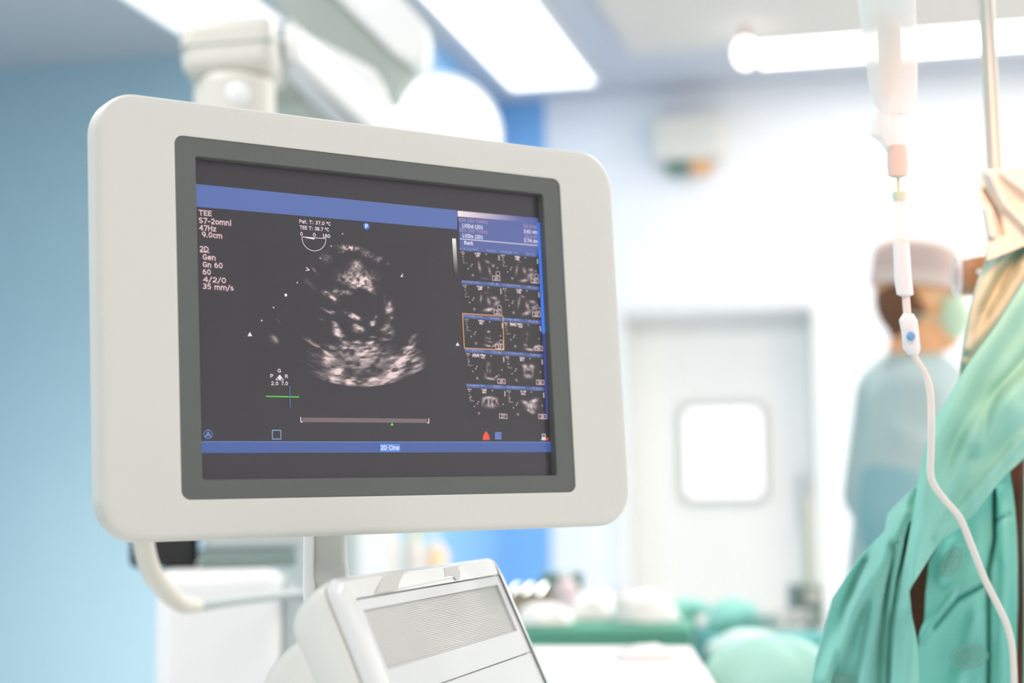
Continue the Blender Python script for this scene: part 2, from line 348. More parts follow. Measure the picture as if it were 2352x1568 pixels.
# own monoline alphabet: strokes in units of the capital height
def AR(cx, cy, rx, ry, a0, a1, n=9): return [(cx + rx * math.cos(math.radians(a0 + (a1 - a0) * i / n)), cy + ry * math.sin(math.radians(a0 + (a1 - a0) * i / n))) for i in range(n + 1)]
XH = .74
GL = {'T': (.78, [[(.02, .93), (.76, .93)], [(.39, .93), (.39, 0)]]), 'E': (.68, [[(.62, .93), (.1, .93), (.1, .07), (.62, .07)], [(.1, .52), (.56, .52)]]),
 'S': (.74, [AR(.37, .72, .27, .21, 40, 250) + AR(.37, .28, .28, .21, 70, -140)]), '7': (.72, [[(.06, .93), (.64, .93), (.26, 0)]]), '-': (.5, [[(.08, .4), (.42, .4)]]),
 '2': (.72, [AR(.35, .68, .26, .25, 160, -30) + [(.1, .1), (.1, .07), (.64, .07)]]), '4': (.74, [[(.54, 0), (.54, .93), (.06, .3), (.7, .3)]]), '9': (.72, [AR(.36, .64, .26, .29, 0, 360, 14), AR(.3, .5, .33, .45, 20, -70, 6)]),
 '6': (.72, [AR(.36, .34, .26, .28, 0, 360, 14), AR(.46, .42, .36, .5, 100, 190, 6)]), '8': (.72, [AR(.36, .71, .22, .22, 0, 360, 12), AR(.36, .27, .27, .22, 0, 360, 12)]),
 '0': (.72, [AR(.36, .5, .26, .44, 0, 360, 18)]), '1': (.6, [[(.14, .76), (.34, .93), (.34, .05)], [(.12, .06), (.56, .06)]]), '3': (.70, [AR(.31, .71, .26, .22, 130, -90, 8) + AR(.31, .28, .30, .22, 90, -140, 8)]),
 '5': (.70, [[(.60, .93), (.14, .93), (.12, .54)] + AR(.30, .32, .29, .26, 110, -130, 9)]), '.': (.3, [[(.15, .0), (.15, .14)]]), ':': (.34, [[(.17, .02), (.17, .16)], [(.17, .55), (.17, .69)]]), '/': (.46, [[(.02, -.15), (.42, 1.0)]]),
 'H': (.8, [[(.1, 0), (.1, 1)], [(.68, 0), (.68, 1)], [(.1, .52), (.68, .52)]]), 'D': (.82, [[(.1, .07), (.1, .93), (.32, .93)] + AR(.32, .5, .40, .43, 90, -90, 10) + [(.1, .07)]]),
 'G': (.8, [AR(.42, .5, .34, .43, 45, 300, 12) + [(.70, .14), (.70, .46), (.46, .46)]]), 'P': (.68, [[(.1, 0), (.1, .93), (.34, .93)] + AR(.34, .68, .26, .25, 90, -90, 8) + [(.1, .43)]]),
 'R': (.74, [[(.1, 0), (.1, .93), (.34, .93)] + AR(.34, .70, .25, .23, 90, -90, 8) + [(.1, .47)], [(.36, .47), (.7, 0)]]), 'C': (.74, [AR(.42, .5, .34, .43, 50, 310, 12)]), 'A': (.76, [[(.02, 0), (.38, .95), (.74, 0)], [(.16, .32), (.60, .32)]]),
 'L': (.62, [[(.1, 1), (.1, .07), (.60, .07)]]), 'V': (.74, [[(.02, 1), (.37, .05), (.72, 1)]]), 'I': (.46, [[(.06, .93), (.40, .93)], [(.23, .93), (.23, .07)], [(.06, .07), (.40, .07)]]), 'B': (.74, [[(.1, .07), (.1, .93), (.36, .93)] + AR(.36, .73, .22, .20, 90, -90, 6) + [(.1, .53)], [(.36, .53)] + AR(.38, .30, .27, .23, 90, -90, 6) + [(.1, .07)]]),
 'o': (.66, [AR(.33, .37, .25, .31, 0, 360, 14)]), 'c': (.56, [AR(.34, .37, .26, .31, 50, 310, 10)]), 'e': (.64, [[(.08, .38), (.56, .38)] + AR(.33, .37, .25, .31, 0, 310, 12)]), 'n': (.68, [[(.1, 0), (.1, .72)], [(.1, .45)] + AR(.33, .43, .23, .25, 160, 0, 7) + [(.56, 0)]]),
 'm': (1.04, [[(.1, 0), (.1, .72)], [(.1, .5)] + AR(.31, .46, .21, .22, 150, 0, 6) + [(.52, 0)], [(.52, .5)] + AR(.73, .46, .21, .22, 150, 0, 6) + [(.94, 0)]]), 'h': (.68, [[(.1, 0), (.1, 1.02)], [(.1, .45)] + AR(.33, .43, .23, .25, 160, 0, 7) + [(.56, 0)]]),
 'i': (.3, [[(.15, 0), (.15, .72)], [(.15, .88), (.15, 1.0)]]), 'l': (.3, [[(.15, 0), (.15, 1.02)]]), 'z': (.6, [[(.05, .67), (.52, .67), (.07, .07), (.55, .07)]]), 't': (.46, [[(.2, .95), (.2, .18)] + AR(.32, .18, .12, .12, 180, 280, 4), [(.03, .68), (.42, .68)]]),
 'a': (.64, [[(.12, .64)] + AR(.32, .48, .22, .2, 110, 0, 5) + [(.54, 0)], AR(.32, .21, .23, .17, 0, 360, 10)]), 'd': (.68, [AR(.33, .36, .24, .30, 0, 360, 12), [(.57, 1.02), (.57, 0)]]), 's': (.56, [AR(.28, .52, .19, .15, 50, 250, 6) + AR(.28, .21, .21, .15, 70, -140, 6)]),
 'k': (.62, [[(.1, 0), (.1, 1.02)], [(.54, .70), (.12, .34), (.58, 0)]]), '(': (.42, [AR(.42, .4, .30, .62, 115, 245, 8)]), ')': (.42, [AR(.0, .4, .30, .62, 65, -65, 8)]), 'º': (.46, [AR(.23, .78, .15, .17, 0, 360, 10)]), ' ': (.36, [])}
def text(mb, s, x0, yb, x1, h, lift=.0005, bold=0.):     # baseline start (x0,yb), right end x1, capital height h in photo px
    tot = sum(GL[c][0] for c in s) + .08 * (len(s) - 1)
    p0 = Vector(sp(x0, yb)); sx = (sp(x1, yb)[0] - p0.x) / tot; sy = (sp(x0, yb - h)[1] - p0.y)
    w = (.085 + bold * .03); x = 0
    for c in s:
        adv, strokes = GL[c]
        for st in strokes:
            for (ax, ay), (bx_, by) in zip(st[:-1], st[1:]):
                dx, dy = (bx_ - ax) * sx, (by - ay) * sy; L = math.hypot(dx, dy)
                if L < 1e-9: continue
                ux, uy = dx / L, dy / L; ww = w * sy; ex = ww * .7
                A_ = (p0.x + (x + ax) * sx - ux * ex, p0.y + ay * sy - uy * ex); B_ = (p0.x + (x + bx_) * sx + ux * ex, p0.y + by * sy + uy * ex)
                mb.add([(A_[0] - uy * ww, A_[1] + ux * ww, ZS + lift), (B_[0] - uy * ww, B_[1] + ux * ww, ZS + lift), (B_[0] + uy * ww, B_[1] - ux * ww, ZS + lift), (A_[0] + uy * ww, A_[1] - ux * ww, ZS + lift)], [(0, 3, 2, 1)])
        x += adv + .08
def lines(rows, m, lift=.0005, bold=0., name='text_line'):
    for s, x0, yb, x1, h in rows:
        mb = MB(); text(mb, s, x0, yb, x1, h, lift, bold); obj(name, mb, m, monitor, smooth=False, normals=False)
def mark(name, m, fn):
    mb = MB(); fn(mb); return obj(name, mb, m, monitor, smooth=False, normals=False)
E_TXT = (.86, .60, .62); E_WHT = (.92, .78, .80); E_BLU = (.075, .135, .42)
# bars
quad('title_bar', [(446, 474), (1050, 527), (1050, 483), (446, 422)], sr(84, 108, 172))
quad('status_bar', [(458, 1040), (1270, 1038), (1270, 1015), (458, 1014)], sr(66, 92, 158))
mb = MB(); pline(mb, [(462, 1014), (1266, 1015)], 1.6); obj('status_bar_line', mb, dmat('bar_line', sr(104, 134, 196)), monitor, smooth=False)
quad('results_panel', [(1053, 499), (1056, 569), (1238, 583), (1235, 512)], sr(84, 98, 160))
# white to blue header strip
me_strip = MB()
K = 24
for i in range(K):
    f0, f1 = i / K, (i + 1) / K
    X = lambda f: 1051 + 184 * f
    Yt = lambda f: 484 + 17 * f; Yb = lambda f: 497 + 15.5 * f
    q = [(*sp(X(f0), Yb(f0)), ZS + .0003), (*sp(X(f1), Yb(f1)), ZS + .0003), (*sp(X(f1), Yt(f1)), ZS + .0003), (*sp(X(f0), Yt(f0)), ZS + .0003)]
    me_strip.add(q, [(0, 1, 2, 3)])
def vcol_mat(name, es=1.2):
    m = dmat(name, (0, 0, 0), es); nt = m.node_tree; b = nt.nodes['Principled BSDF']
    a = nt.nodes.new('ShaderNodeVertexColor'); a.layer_name = 'Col'; nt.links.new(a.outputs['Color'], b.inputs['Emission Color']); return m
m_vcol = vcol_mat('display_picture')
def set_cols(o, cols):
    at_ = o.data.color_attributes.new('Col', 'FLOAT_COLOR', 'POINT')
    a = np.ones((len(o.data.vertices), 4), np.float32); a[:, :3] = cols; at_.data.foreach_set('color', a.ravel())
st = obj('results_header', me_strip, m_vcol, monitor, smooth=False, normals=False)
cols = []
for i in range(K):
    for f in (i / K, (i + 1) / K, (i + 1) / K, i / K):
        k = min(1, f * 1.25); w = np.array(sr(250, 228, 235)); b_ = np.array(sr(84, 98, 160)); cols.append(w * (1 - k) ** 1.2 + b_ * (1 - (1 - k) ** 1.2))
set_cols(st, np.array(cols))
quad('scroll_bar', [(1234, 511), (1244, 765), (1253, 765), (1240, 511)], sr(66, 128, 240), .0004)
quad('scroll_track', [(1245, 765), (1254, 962), (1259, 962), (1252, 765)], sr(62, 76, 140), .0003)
# left and centre text
m_tp = dmat('text_pink', E_TXT); m_tw = dmat('text_white', E_WHT)
lines([('TEE', 456, 494, 486, 12), ('S7-2omni', 456, 512, 531, 12.5), ('47Hz', 457, 528.5, 496, 12), ('9.0cm', 463, 544, 510, 12),
        ('2D', 458, 577, 479, 12), ('Gen', 465, 596, 495, 12.5), ('Gn 60', 465, 613, 511, 12), ('60', 465, 630, 484, 12), ('4/2/0', 466, 647, 519, 12), ('35 mm/s', 465, 663, 536, 12)], m_tp)
mark('underline', m_tp, lambda b: pline(b, [(459, 578.5), (481, 580)], 1.4))
lines([('Pat. T: 37.0 ºC', 687, 512, 759, 8), ('TEE T: 38.7 ºC', 688, 526, 755, 8), ('0', 689, 541, 695, 8), ('0', 718, 543, 725, 8), ('180', 740, 545, 758, 8),
        ('G', 637, 855, 645, 8), ('P', 620, 867, 627, 8), ('R', 654, 868, 661, 8), ('2.0', 622, 884, 639, 8), ('7.0', 645, 884, 661, 8)], m_tw)
arc = [(693 + 27.5 * (1 - math.cos(a)) , 545 + 4.2 * (1 - math.cos(a)) / 2 + 29 * math.sin(a)) for a in [math.pi * i / 24 for i in range(25)]]
def gauge(b): pline(b, arc, 1.3); pline(b, [(693, 544), (748, 548)], 1.4); poly(b, [(700, 545.5), (721, 549.5), (721, 546.5)]); pline(b, [(701, 545), (721, 549)], 2.4)
mark('angle_gauge', m_tw, gauge)
for x, y, r in [(786, 537, 1.6), (760, 565, 1.7), (735, 593, 1.7), (682, 649, 1.6), (656, 677.5, 3.5), (628, 706, 1.7), (600.5, 736, 1.8)]: mark('depth_dot', m_tw, lambda b: dot(b, x, y, r))
mark('arrow_mark', m_tw, lambda b: poly(b, [(568, 772), (579, 772), (573.5, 762)]))
mark('arrow_mark', m_tw, lambda b: poly(b, [(1046, 793.5), (1055, 794), (1050.5, 786)]))
mark('focus_mark', m_tw, lambda b: pline(b, [(703, 614), (710, 620), (702, 621)], 1.8)); mark('focus_mark', m_tw, lambda b: pline(b, [(925, 629), (920, 635), (925, 635)], 1.8))
def tri(b): pline(b, [(633, 872), (642, 861), (651, 872.5)], 1.2, closed=True); poly(b, [(637, 868), (642, 872), (648, 868), (642, 861)])
mark('probe_symbol', m_tw, tri)
mark('bar_end', m_tw, lambda b: pline(b, [(690, 958), (691, 969), (694, 969)], 2.0)); mark('bar_end', m_tw, lambda b: pline(b, [(981, 971), (984.5, 971), (984, 961)], 2.0))
quad('cine_bar', [(694, 969), (981, 971), (981, 961.5), (694, 958.5)], sr(116, 100, 102), .0003)
m_gl = dmat('green_line', (.12, .70, .05))
mark('green_line', m_gl, lambda b: pline(b, [(611, 910), (686, 911.5)], 2.2)); mark('green_pointer', m_gl, lambda b: poly(b, [(896, 977), (903.5, 977), (900, 970)]))
g_ = MB(); pline(g_, [(664.5, 887), (665.5, 935)], 2.2, .0006); obj('ecg_line', g_, dmat('ecg_blue', sr(80, 108, 158)), monitor, smooth=False)
g_ = MB(); pline(g_, [(625, 988), (644.5, 988), (644.5, 1008), (625, 1008)], 1.6, closed=True)
obj('square_icon', g_, dmat('icon_pale_blue', sr(140, 180, 225)), monitor, smooth=False)
g_ = MB(); pline(g_, [(477.5 + 9.5 * math.cos(a), 997 + 10 * math.sin(a)) for a in [2 * math.pi * i / 24 for i in range(24)]], 1.3, closed=True)
text(g_, 'A', 471.5, 1003, 483.5, 12, bold=.8); obj('letter_icon', g_, dmat('icon_blue', sr(112, 145, 210)), monitor, smooth=False, normals=False)
g_ = MB(); dot(g_, 841, 519.5, 8, n=24); obj('round_badge', g_, dmat('badge_blue', sr(70, 120, 205)), monitor, smooth=False)
g_ = MB(); text(g_, 'P', 838, 524, 844, 9, .0008, bold=.5); obj('badge_letter', g_, dmat('badge_white', (.9, .9, 1)), monitor, smooth=False, normals=False)
quad('mode_label', [(872, 1037), (918, 1037), (918, 1019.5), (872, 1019)], sr(88, 138, 222), .0006)
m_rw = dmat('results_white', (.86, .82, .95)); m_rd = dmat('results_dim', sr(170, 150, 178))
lines([('2D Cine', 873.5, 1033, 916, 10.5)], m_rw, .0008)
lines([('LVIDd (2D)', 1061, 522, 1108, 8), ('LVIDs (2D)', 1062, 545, 1108, 8), ('Back', 1065.5, 561, 1086, 8), ('3.61 cm', 1202, 534.5, 1233, 8), ('2.74 cm', 1203, 555.5, 1234, 8)], m_rw, .0006)
mark('divider_line', m_rw, lambda b: pline(b, [(1056, 548.5), (1234, 564)], 1.6, .0006))
lines([('EDV (2D-Teich)', 1053, 508, 1119, 7.5), ('ESV (2D-Teich)', 1054, 531, 1119, 7.5), ('54.9 ml', 1202, 522.5, 1232, 7.5), ('20.0 ml', 1204, 545.5, 1233, 7.5)], m_rd, .0006)
# grey scale bar
gs = MB(); KK = 16; gc = []
for i in range(KK):
    f0, f1 = i / KK, (i + 1) / KK
    P = lambda f, dx: (1038 + 5 * f + dx, 548 + 88 * f)
    gs.add([(*sp(*P(f0, 0)), ZS + .0004), (*sp(*P(f1, 0)), ZS + .0004), (*sp(*P(f1, 8.5)), ZS + .0004), (*sp(*P(f0, 8.5)), ZS + .0004)], [(0, 1, 2, 3)])
    for f in (f0, f1, f1, f0): gc.append(np.array([.95, .86, .82]) * (1 - f) ** 1.6 + .02)
o = obj('grey_scale_bar', gs, m_vcol, monitor, smooth=False, normals=False); set_cols(o, np.array(gc))
# picture of the heart: grid with colours computed from strokes and streaky speckle
rng = np.random.RandomState(3)
def speckle(u, v, rng, nu, nv):
    g = rng.rand(nu + 2, nv + 2)
    ui = np.clip(u * nu, 0, nu - 1e-6); vi = np.clip(v * nv, 0, nv - 1e-6); a = ui.astype(int); b = vi.astype(int); fu = ui - a; fv = vi - b
    fu = fu * fu * (3 - 2 * fu); fv = fv * fv * (3 - 2 * fv)
    return (g[a, b] * (1 - fu) + g[a + 1, b] * fu) * (1 - fv) + (g[a, b + 1] * (1 - fu) + g[a + 1, b + 1] * fu) * fv
def picture(name, X0, X1, Y0, Y1, nx, ny, fn, lift=.0003, corners=None):
    xs = np.linspace(0, 1, nx); ys = np.linspace(0, 1, ny); A, B = np.meshgrid(xs, ys)
    if corners:
        (ax, ay), (bx_, by), (cx, cy), (dx, dy) = corners      # tl tr br bl
        PX = (ax * (1 - A) + bx_ * A) * (1 - B) + (dx * (1 - A) + cx * A) * B; PY = (ay * (1 - A) + by * A) * (1 - B) + (dy * (1 - A) + cy * A) * B
    else: PX = X0 + (X1 - X0) * A; PY = Y0 + (Y1 - Y0) * B
    vs = [(*sp(float(x), float(y)), ZS + lift) for x, y in zip(PX.ravel(), PY.ravel())]
    fs = [(j * nx + i, (j + 1) * nx + i, (j + 1) * nx + i + 1, j * nx + i + 1) for j in range(ny - 1) for i in range(nx - 1)]
    me = bpy.data.meshes.new(name); me.from_pydata(vs, [], fs); me.materials.append(m_vcol)
    o = bpy.data.objects.new(name, me); C.objects.link(o); o.parent = monitor
    set_cols(o, fn(PX, PY, A, B).reshape(-1, 3)); return o
ST = [(510, 342, 70, 14, 6, .8), (455, 372, 22, 8, 0, .35), (640, 388, 50, 20, 25, .3), (715, 428, 30, 14, -30, .45), (785, 455, 20, 10, 0, .15),
      (345, 415, 35, 32, -60, .22), (260, 505, 35, 7, 50, .22), (220, 600, 55, 14, 45, .18), (560, 470, 38, 32, 0, .5), (560, 540, 120, 38, 0, .38), (570, 590, 60, 30, 0, .65),
      (605, 605, 75, 16, 10, .9), (655, 635, 42, 14, 42, .9), (640, 572, 50, 18, 0, .7), (470, 570, 40, 20, 0, .35), (540, 620, 22, 12, 0, .7), (485, 665, 42, 13, 0, .8),
      (370, 690, 60, 12, 32, .55), (400, 710, 25, 9, 20, .6), (345, 665, 22, 10, 10, .4), (410, 660, 25, 25, 0, .35), (390, 805, 28, 10, 5, .45), (345, 795, 42, 6, 30, .3), (310, 857, 22, 6, 15, .2), (400, 745, 20, 8, 0, .3),
      (515, 818, 34, 12, 22, .95), (550, 842, 38, 13, 22, 1.0), (560, 905, 25, 14, 10, .6), (585, 930, 42, 16, 0, .7), (675, 886, 22, 14, -12, 1.), (698, 842, 18, 8, -55, .4),
      (400, 885, 28, 11, 40, .85), (420, 925, 35, 16, 45, .8), (430, 965, 42, 14, 25, .75), (465, 1015, 35, 12, 20, .6),
      (763, 708, 10, 22, 0, .35), (797, 785, 26, 30, 10, .75), (800, 745, 12, 25, 0, .35), (815, 845, 16, 9, 0, .35), (790, 900, 26, 26, 0, .45), (765, 930, 34, 14, -15, .5), (750, 1000, 45, 10, -5, .6), (800, 960, 40, 26, 0, .3), (670, 982, 28, 6, 0, .3),
      (567, 1022, 25, 9, 0, .75), (665, 1027, 38, 11, 0, .95), (490, 1058, 42, 18, 15, .7), (475, 1103, 40, 14, 15, .6), (660, 1075, 60, 22, 0, .6), (640, 1108, 80, 16, 0, .6), (600, 1080, 160, 45, 0, .38), (600, 1170, 210, 60, 0, .36), (650, 1140, 110, 16, 0, .4),
      (440, 1250, 80, 30, 18, 1.), (470, 1240, 45, 16, 30, .9), (600, 1312, 230, 22, 2, .85), (680, 1290, 50, 12, 0, .9), (820, 1250, 85, 34, -22, 1.), (860, 1210, 60, 26, -35, .9), (900, 1140, 75, 30, -45, .95), (945, 1050, 70, 22, -50, .7), (985, 975, 35, 10, -25, .4), (970, 1150, 60, 50, -40, .55), (990, 1210, 60, 22, -30, .45), (830, 1130, 40, 10, -15, .5), (850, 1170, 60, 16, -35, .45),
      (365, 1150, 45, 30, 30, .85), (330, 1085, 70, 10, 38, .5), (250, 1035, 80, 9, 33, .3), (210, 990, 50, 5, 33, .3), (262, 1130, 60, 26, 30, .22), (290, 1250, 60, 16, 12, .2), (390, 1285, 45, 16, 10, .8), (210, 1180, 60, 6, 25, .12), (380, 1060, 60, 14, 20, .3)]
STpx = [(640 + a / 3.136, 460 + b / 3.136, c / 3.136, d_ / 3.136, e, f) for a, b, c, d_, e, f in ST]
STpx += [(420 + a / 3.92, 540 + b / 3.92, c / 3.92, d_ / 3.92, e, f) for a, b, c, d_, e, f in [(820, 935, 50, 24, 40, .35), (730, 905, 75, 6, 45, .2), (790, 1025, 42, 14, 35, .5), (870, 1100, 40, 6, 30, .12), (660, 850, 40, 10, 60, .15), (920, 670, 35, 5, 40, .1), (860, 770, 35, 5, 50, .12), (670, 910, 30, 10, 50, .12)]]
def heart(PX, PY, A, B):
    env = np.zeros_like(PX)
    for x, y, a, b, ang, I in STpx:
        c, s = math.cos(math.radians(ang)), math.sin(math.radians(ang)); dx = PX - x; dy = PY - y
        q = ((dx * c + dy * s) / (a * .85)) ** 2 + ((-dx * s + dy * c) / (b * 1.05)) ** 2
        env = 1 - (1 - env) * (1 - np.clip(I, 0, 1) * np.exp(-q * .9))
    ax, ay = 800., 505.
    R = np.hypot(PX - ax, (PY - ay)); TH = np.arctan2(PX - ax, PY - ay)
    sp1 = speckle(R / 430, (TH + 2) / 4, rng, 95, 60 * 2); sp2 = speckle(R / 430, (TH + 2) / 4, rng, 50, 36 * 2); sp3 = speckle(R / 430, (TH + 2) / 4, rng, 190, 220)
    spk = .45 * sp1 + .4 * sp2 + .15 * sp3
    spk = np.clip((spk - .5) * 2.3 + .5, 0, 1)
    val = np.clip(env ** .85 * (.22 + 1.45 * spk) - .02, 0, 1.05)
    Rc = np.hypot(PX - 831.5, PY - 626.5)       # far edge of the sector
    val *= np.clip((263 - Rc) / 2.0, 0, 1) * 1.0
    val = val ** 1.5
    return np.stack([val * .80, val * .62, val * .60], -1) + np.array([.0242, .0204, .0258]) * (1 - val[..., None])
picture('heart_scan', 570, 985, 555, 898, 620, 512, heart, .00006)['label'] = 'grey speckled scan picture of a heart'
# thumbnails
rows_l = [(1055, 567), (1060, 643), (1063.5, 721), (1067.5, 799.5), (1070.5, 881)]; rows_l.append((1075, 962))
rows_m = [(1147, 574), (1152, 650), (1155, 729), (1158.5, 806.5), (1161, 885)]; rows_m.append((1164, 964))
rows_r = [(1236, 582), (1239, 658), (1242, 736), (1246.5, 813), (1250, 889)]; rows_r.append((1254, 966))
TH = {  # bright shapes inside each thumbnail: (u, v, half length, half width, angle, intensity)
 0: [(.47, .5, .26, .035, 85, .6), (.68, .3, .10, .05, 40, .6), (.72, .62, .2, .035, 85, .5), (.82, .42, .05, .06, 0, .6), (.6, .88, .16, .03, 5, .3)],
 1: [(.42, .5, .26, .03, 100, .5), (.62, .5, .16, .05, 80, .5), (.8, .45, .10, .06, 0, .6), (.78, .65, .16, .08, -50, .7), (.6, .84, .16, .05, -15, .9), (.5, .2, .08, .02, 0, .4)],
 2: [(.47, .42, .2, .03, 95, .5), (.66, .5, .18, .05, 80, .6), (.8, .38, .12, .06, 10, .6), (.85, .55, .14, .06, -60, .7), (.66, .78, .2, .06, -20, 1.), (.6, .22, .1, .02, 0, .3)],
 3: [(.44, .45, .26, .035, 100, .5), (.55, .25, .08, .03, 20, .5), (.66, .55, .2, .05, 80, .6), (.8, .4, .12, .06, 10, .6), (.84, .58, .14, .06, -60, .6), (.64, .78, .18, .06, -35, .8)],
 4: [(.62, .38, .06, .04, 20, .8), (.6, .6, .1, .025, 20, .4), (.66, .58, .03, .1, 0, .2), (.65, .72, .12, .03, 0, .35), (.6, .86, .14, .03, 10, .8), (.78, .8, .16, .035, -45, .8), (.54, .65, .02, .14, 0, .2)],
 5: [(.62, .35, .05, .06, 0, .3), (.6, .55, .02, .14, 10, .25), (.56, .74, .08, .05, 30, .5), (.66, .88, .16, .045, 5, .95), (.84, .78, .17, .04, -45, .9), (.5, .4, .02, .12, 20, .15)],
 6: [(.58, .32, .08, .09, 0, .25), (.55, .5, .03, .14, 0, .35), (.62, .55, .03, .1, 0, .3), (.62, .8, .16, .04, 10, .9), (.78, .72, .14, .03, -40, .6), (.5, .7, .04, .1, 0, .3)],
 7: [(.52, .32, .1, .07, 30, .9), (.7, .32, .09, .08, -20, .9), (.6, .42, .14, .06, 0, .6), (.6, .65, .14, .08, 0, .7), (.5, .5, .04, .18, 0, .4), (.72, .5, .04, .16, 0, .4)],
 8: [(.5, .3, .16, .05, -20, .7), (.66, .3, .16, .05, 10, .8), (.42, .4, .2, .04, 105, .5), (.55, .42, .2, .03, 95, .6), (.64, .45, .2, .03, 88, .6), (.76, .4, .16, .03, 70, .6), (.6, .55, .24, .1, 0, .4)],
 9: [(.5, .42, .16, .06, 35, .9), (.72, .34, .16, .07, -35, .9), (.64, .52, .2, .14, 0, .75), (.66, .72, .1, .06, 20, .8), (.56, .66, .06, .04, 30, .7)]}
HX = [(.05, .12, .035), (.12, .30, .02)]
for k in range(10):
    ri, ci = divmod(k, 2); A_, B_ = (rows_l, rows_m) if ci == 0 else (rows_m, rows_r)
    cor = [A_[ri], B_[ri], B_[ri + 1], A_[ri + 1]]
    r2 = np.random.RandomState(20 + k)
    def fn(PX, PY, A, B, k=k, r2=r2):
        ny, nx = A.shape
        env = np.zeros_like(A); V = (B - .12) / .88
        for u, v, a, b, ang, I in TH[k]:
            c, s = math.cos(math.radians(ang)), math.sin(math.radians(ang)); dx = A - u; dy = V - v
            q = ((dx * c + dy * s) / (a * .62)) ** 2 + ((-dx * s + dy * c) / (b * .8)) ** 2
            env = 1 - (1 - env) * (1 - I * .95 * np.exp(-q))
        n = speckle(A, B, r2, 34, 40); val = np.clip(env * (.55 + .9 * n), 0, 1) ** 1.25 * .62
        # tiny readings
        t = r2.rand(ny, nx) > .45
        for (u0, u1, v0, v1, I) in [(.03, .13, .14, .18, .5), (.05, .1, .2, .23, .5), (.05, .09, .28, .31, .4), (.07, .12, .34, .38, .5), (.06, .1, .41, .44, .4), (.06, .18, .46, .49, .3), (.38, .52, .13, .18, .9), (.40, .50, .19, .25, .7)]:
            mk = (A > u0) & (A < u1) & (B > v0) & (B < v1); val[mk & t] = I
        for u, v in [(.66, .16), (.29, .5), (.26, .56), (.18, .64), (.92, .55)]:
            val = np.maximum(val, .85 * np.exp(-(((A - u) / .011) ** 2 + ((B - v) / .013) ** 2)))
        for q_ in range(5):
            val = np.maximum(val, .6 * np.exp(-(((A - .29 - .022 * math.cos(q_ * 1.256)) / .008) ** 2 + ((B - .83 - .026 * math.sin(q_ * 1.256)) / .010) ** 2)))
        val = np.maximum(val, .8 * np.exp(-(((A - .975) / .008) ** 2)) * ((B > .16) & (B < .32)))
        if k in (5, 6):
            mk = (A > .18) & (A < .36) & (B > .13) & (B < .23); val[mk & t] = .7
        col = np.stack([val * 1.35, val * 1.05, val * 1.05], -1) + np.array([.022, .018, .021])
        hd = (B < .105); hb = np.array(sr(70, 92, 150)); tt = (r2.rand(ny, nx) > .55) & (((A > .02) & (A < .48)) | ((A > .66) & (A < .92))) & (B > .025) & (B < .06)
        col[hd] = hb; col[hd & tt] = np.array(sr(150, 165, 215)); t3 = (r2.rand(ny, nx) > .6) & (((A > .16) & (A < .3)) | ((A > .7) & (A < .95))) & (B > .07) & (B < .10); col[t3] = np.array(sr(120, 135, 190))
        return col
    picture('thumbnail', 0, 0, 0, 0, 92, 78, fn, .0001, cor)
m_nb = dmat('num_white', sr(232, 205, 208))
for i, (x, y) in enumerate([(1138.5, 639), (1227, 645), (1142, 717), (1231, 722), (1146, 796.5), (1236, 800), (1150.5, 875.5), (1239.5, 878), (1154.5, 955.5), (1244.5, 956.5)]):
    nb = MB(); pline(nb, [(x - 8.5, y - 5.5), (x + 8.5, y - 4.5), (x + 9, y + 5.5), (x - 8.5, y + 4.5)], 1.3, .0008, True)
    text(nb, str(19 + i), x - 4.2, y + 3.6, x + 4.4, 7, .0008)
    obj('thumbnail_number', nb, m_nb, monitor, smooth=False, normals=False); nb = MB()
    if i in (0, 1, 2, 3, 4): pline(nb, [(x + 4 + 4.5 * math.cos(a), y - 11 + 4.8 * math.sin(a)) for a in [2 * math.pi * q / 14 for q in range(14)]], 1, .0008, True); obj('loop_icon', nb, m_nb, monitor, smooth=False, normals=False)
g_ = MB(); pline(g_, [(1061.5, 720), (1154, 726), (1156.5, 803.5), (1065.5, 799.5)], 2.2, .0007, True)
obj('selection_frame', g_, dmat('amber', sr(226, 168, 96)), monitor, smooth=False)
# icons bottom right
g_ = MB(); poly(g_, [(1108, 1010), (1124, 1010), (1123, 1001), (1119, 993), (1116, 990), (1112, 994), (1109, 1001)]); obj('red_icon', g_, dmat('icon_red', (.85, .07, .04)), monitor, smooth=False)
g_ = MB(); poly(g_, [(1136, 1009), (1151, 1009), (1150.5, 992), (1136, 992)], .0004); obj('grid_icon', g_, dmat('icon_grid', sr(70, 104, 172)), monitor, smooth=False)
g_ = MB()
for k in range(4): pline(g_, [(1137 + k * 4.4, 992), (1137 + k * 4.4, 1009)], .8, .0006)
for k in range(4): pline(g_, [(1136, 994 + k * 4.4), (1151, 994 + k * 4.4)], .8, .0006)
obj('grid_icon', g_, dmat('icon_grid_lines', sr(130, 155, 205)), monitor, smooth=False)
g_ = MB(); pline(g_, [(1245, 997), (1251.5, 997), (1252, 1004), (1245, 1004)], 1.6, closed=True); poly(g_, [(1243, 1010.5), (1253, 1010.5), (1252, 1005), (1244, 1005)]); obj('computer_icon', g_, dmat('icon_white', (.8, .75, .75)), monitor, smooth=False)
g_ = MB(); poly(g_, [(1252.5, 1011), (1258, 1011), (1258, 1005), (1252.5, 1005)], .0008); obj('red_icon', g_, dmat('icon_red2', (.85, .07, .04)), monitor, smooth=False)

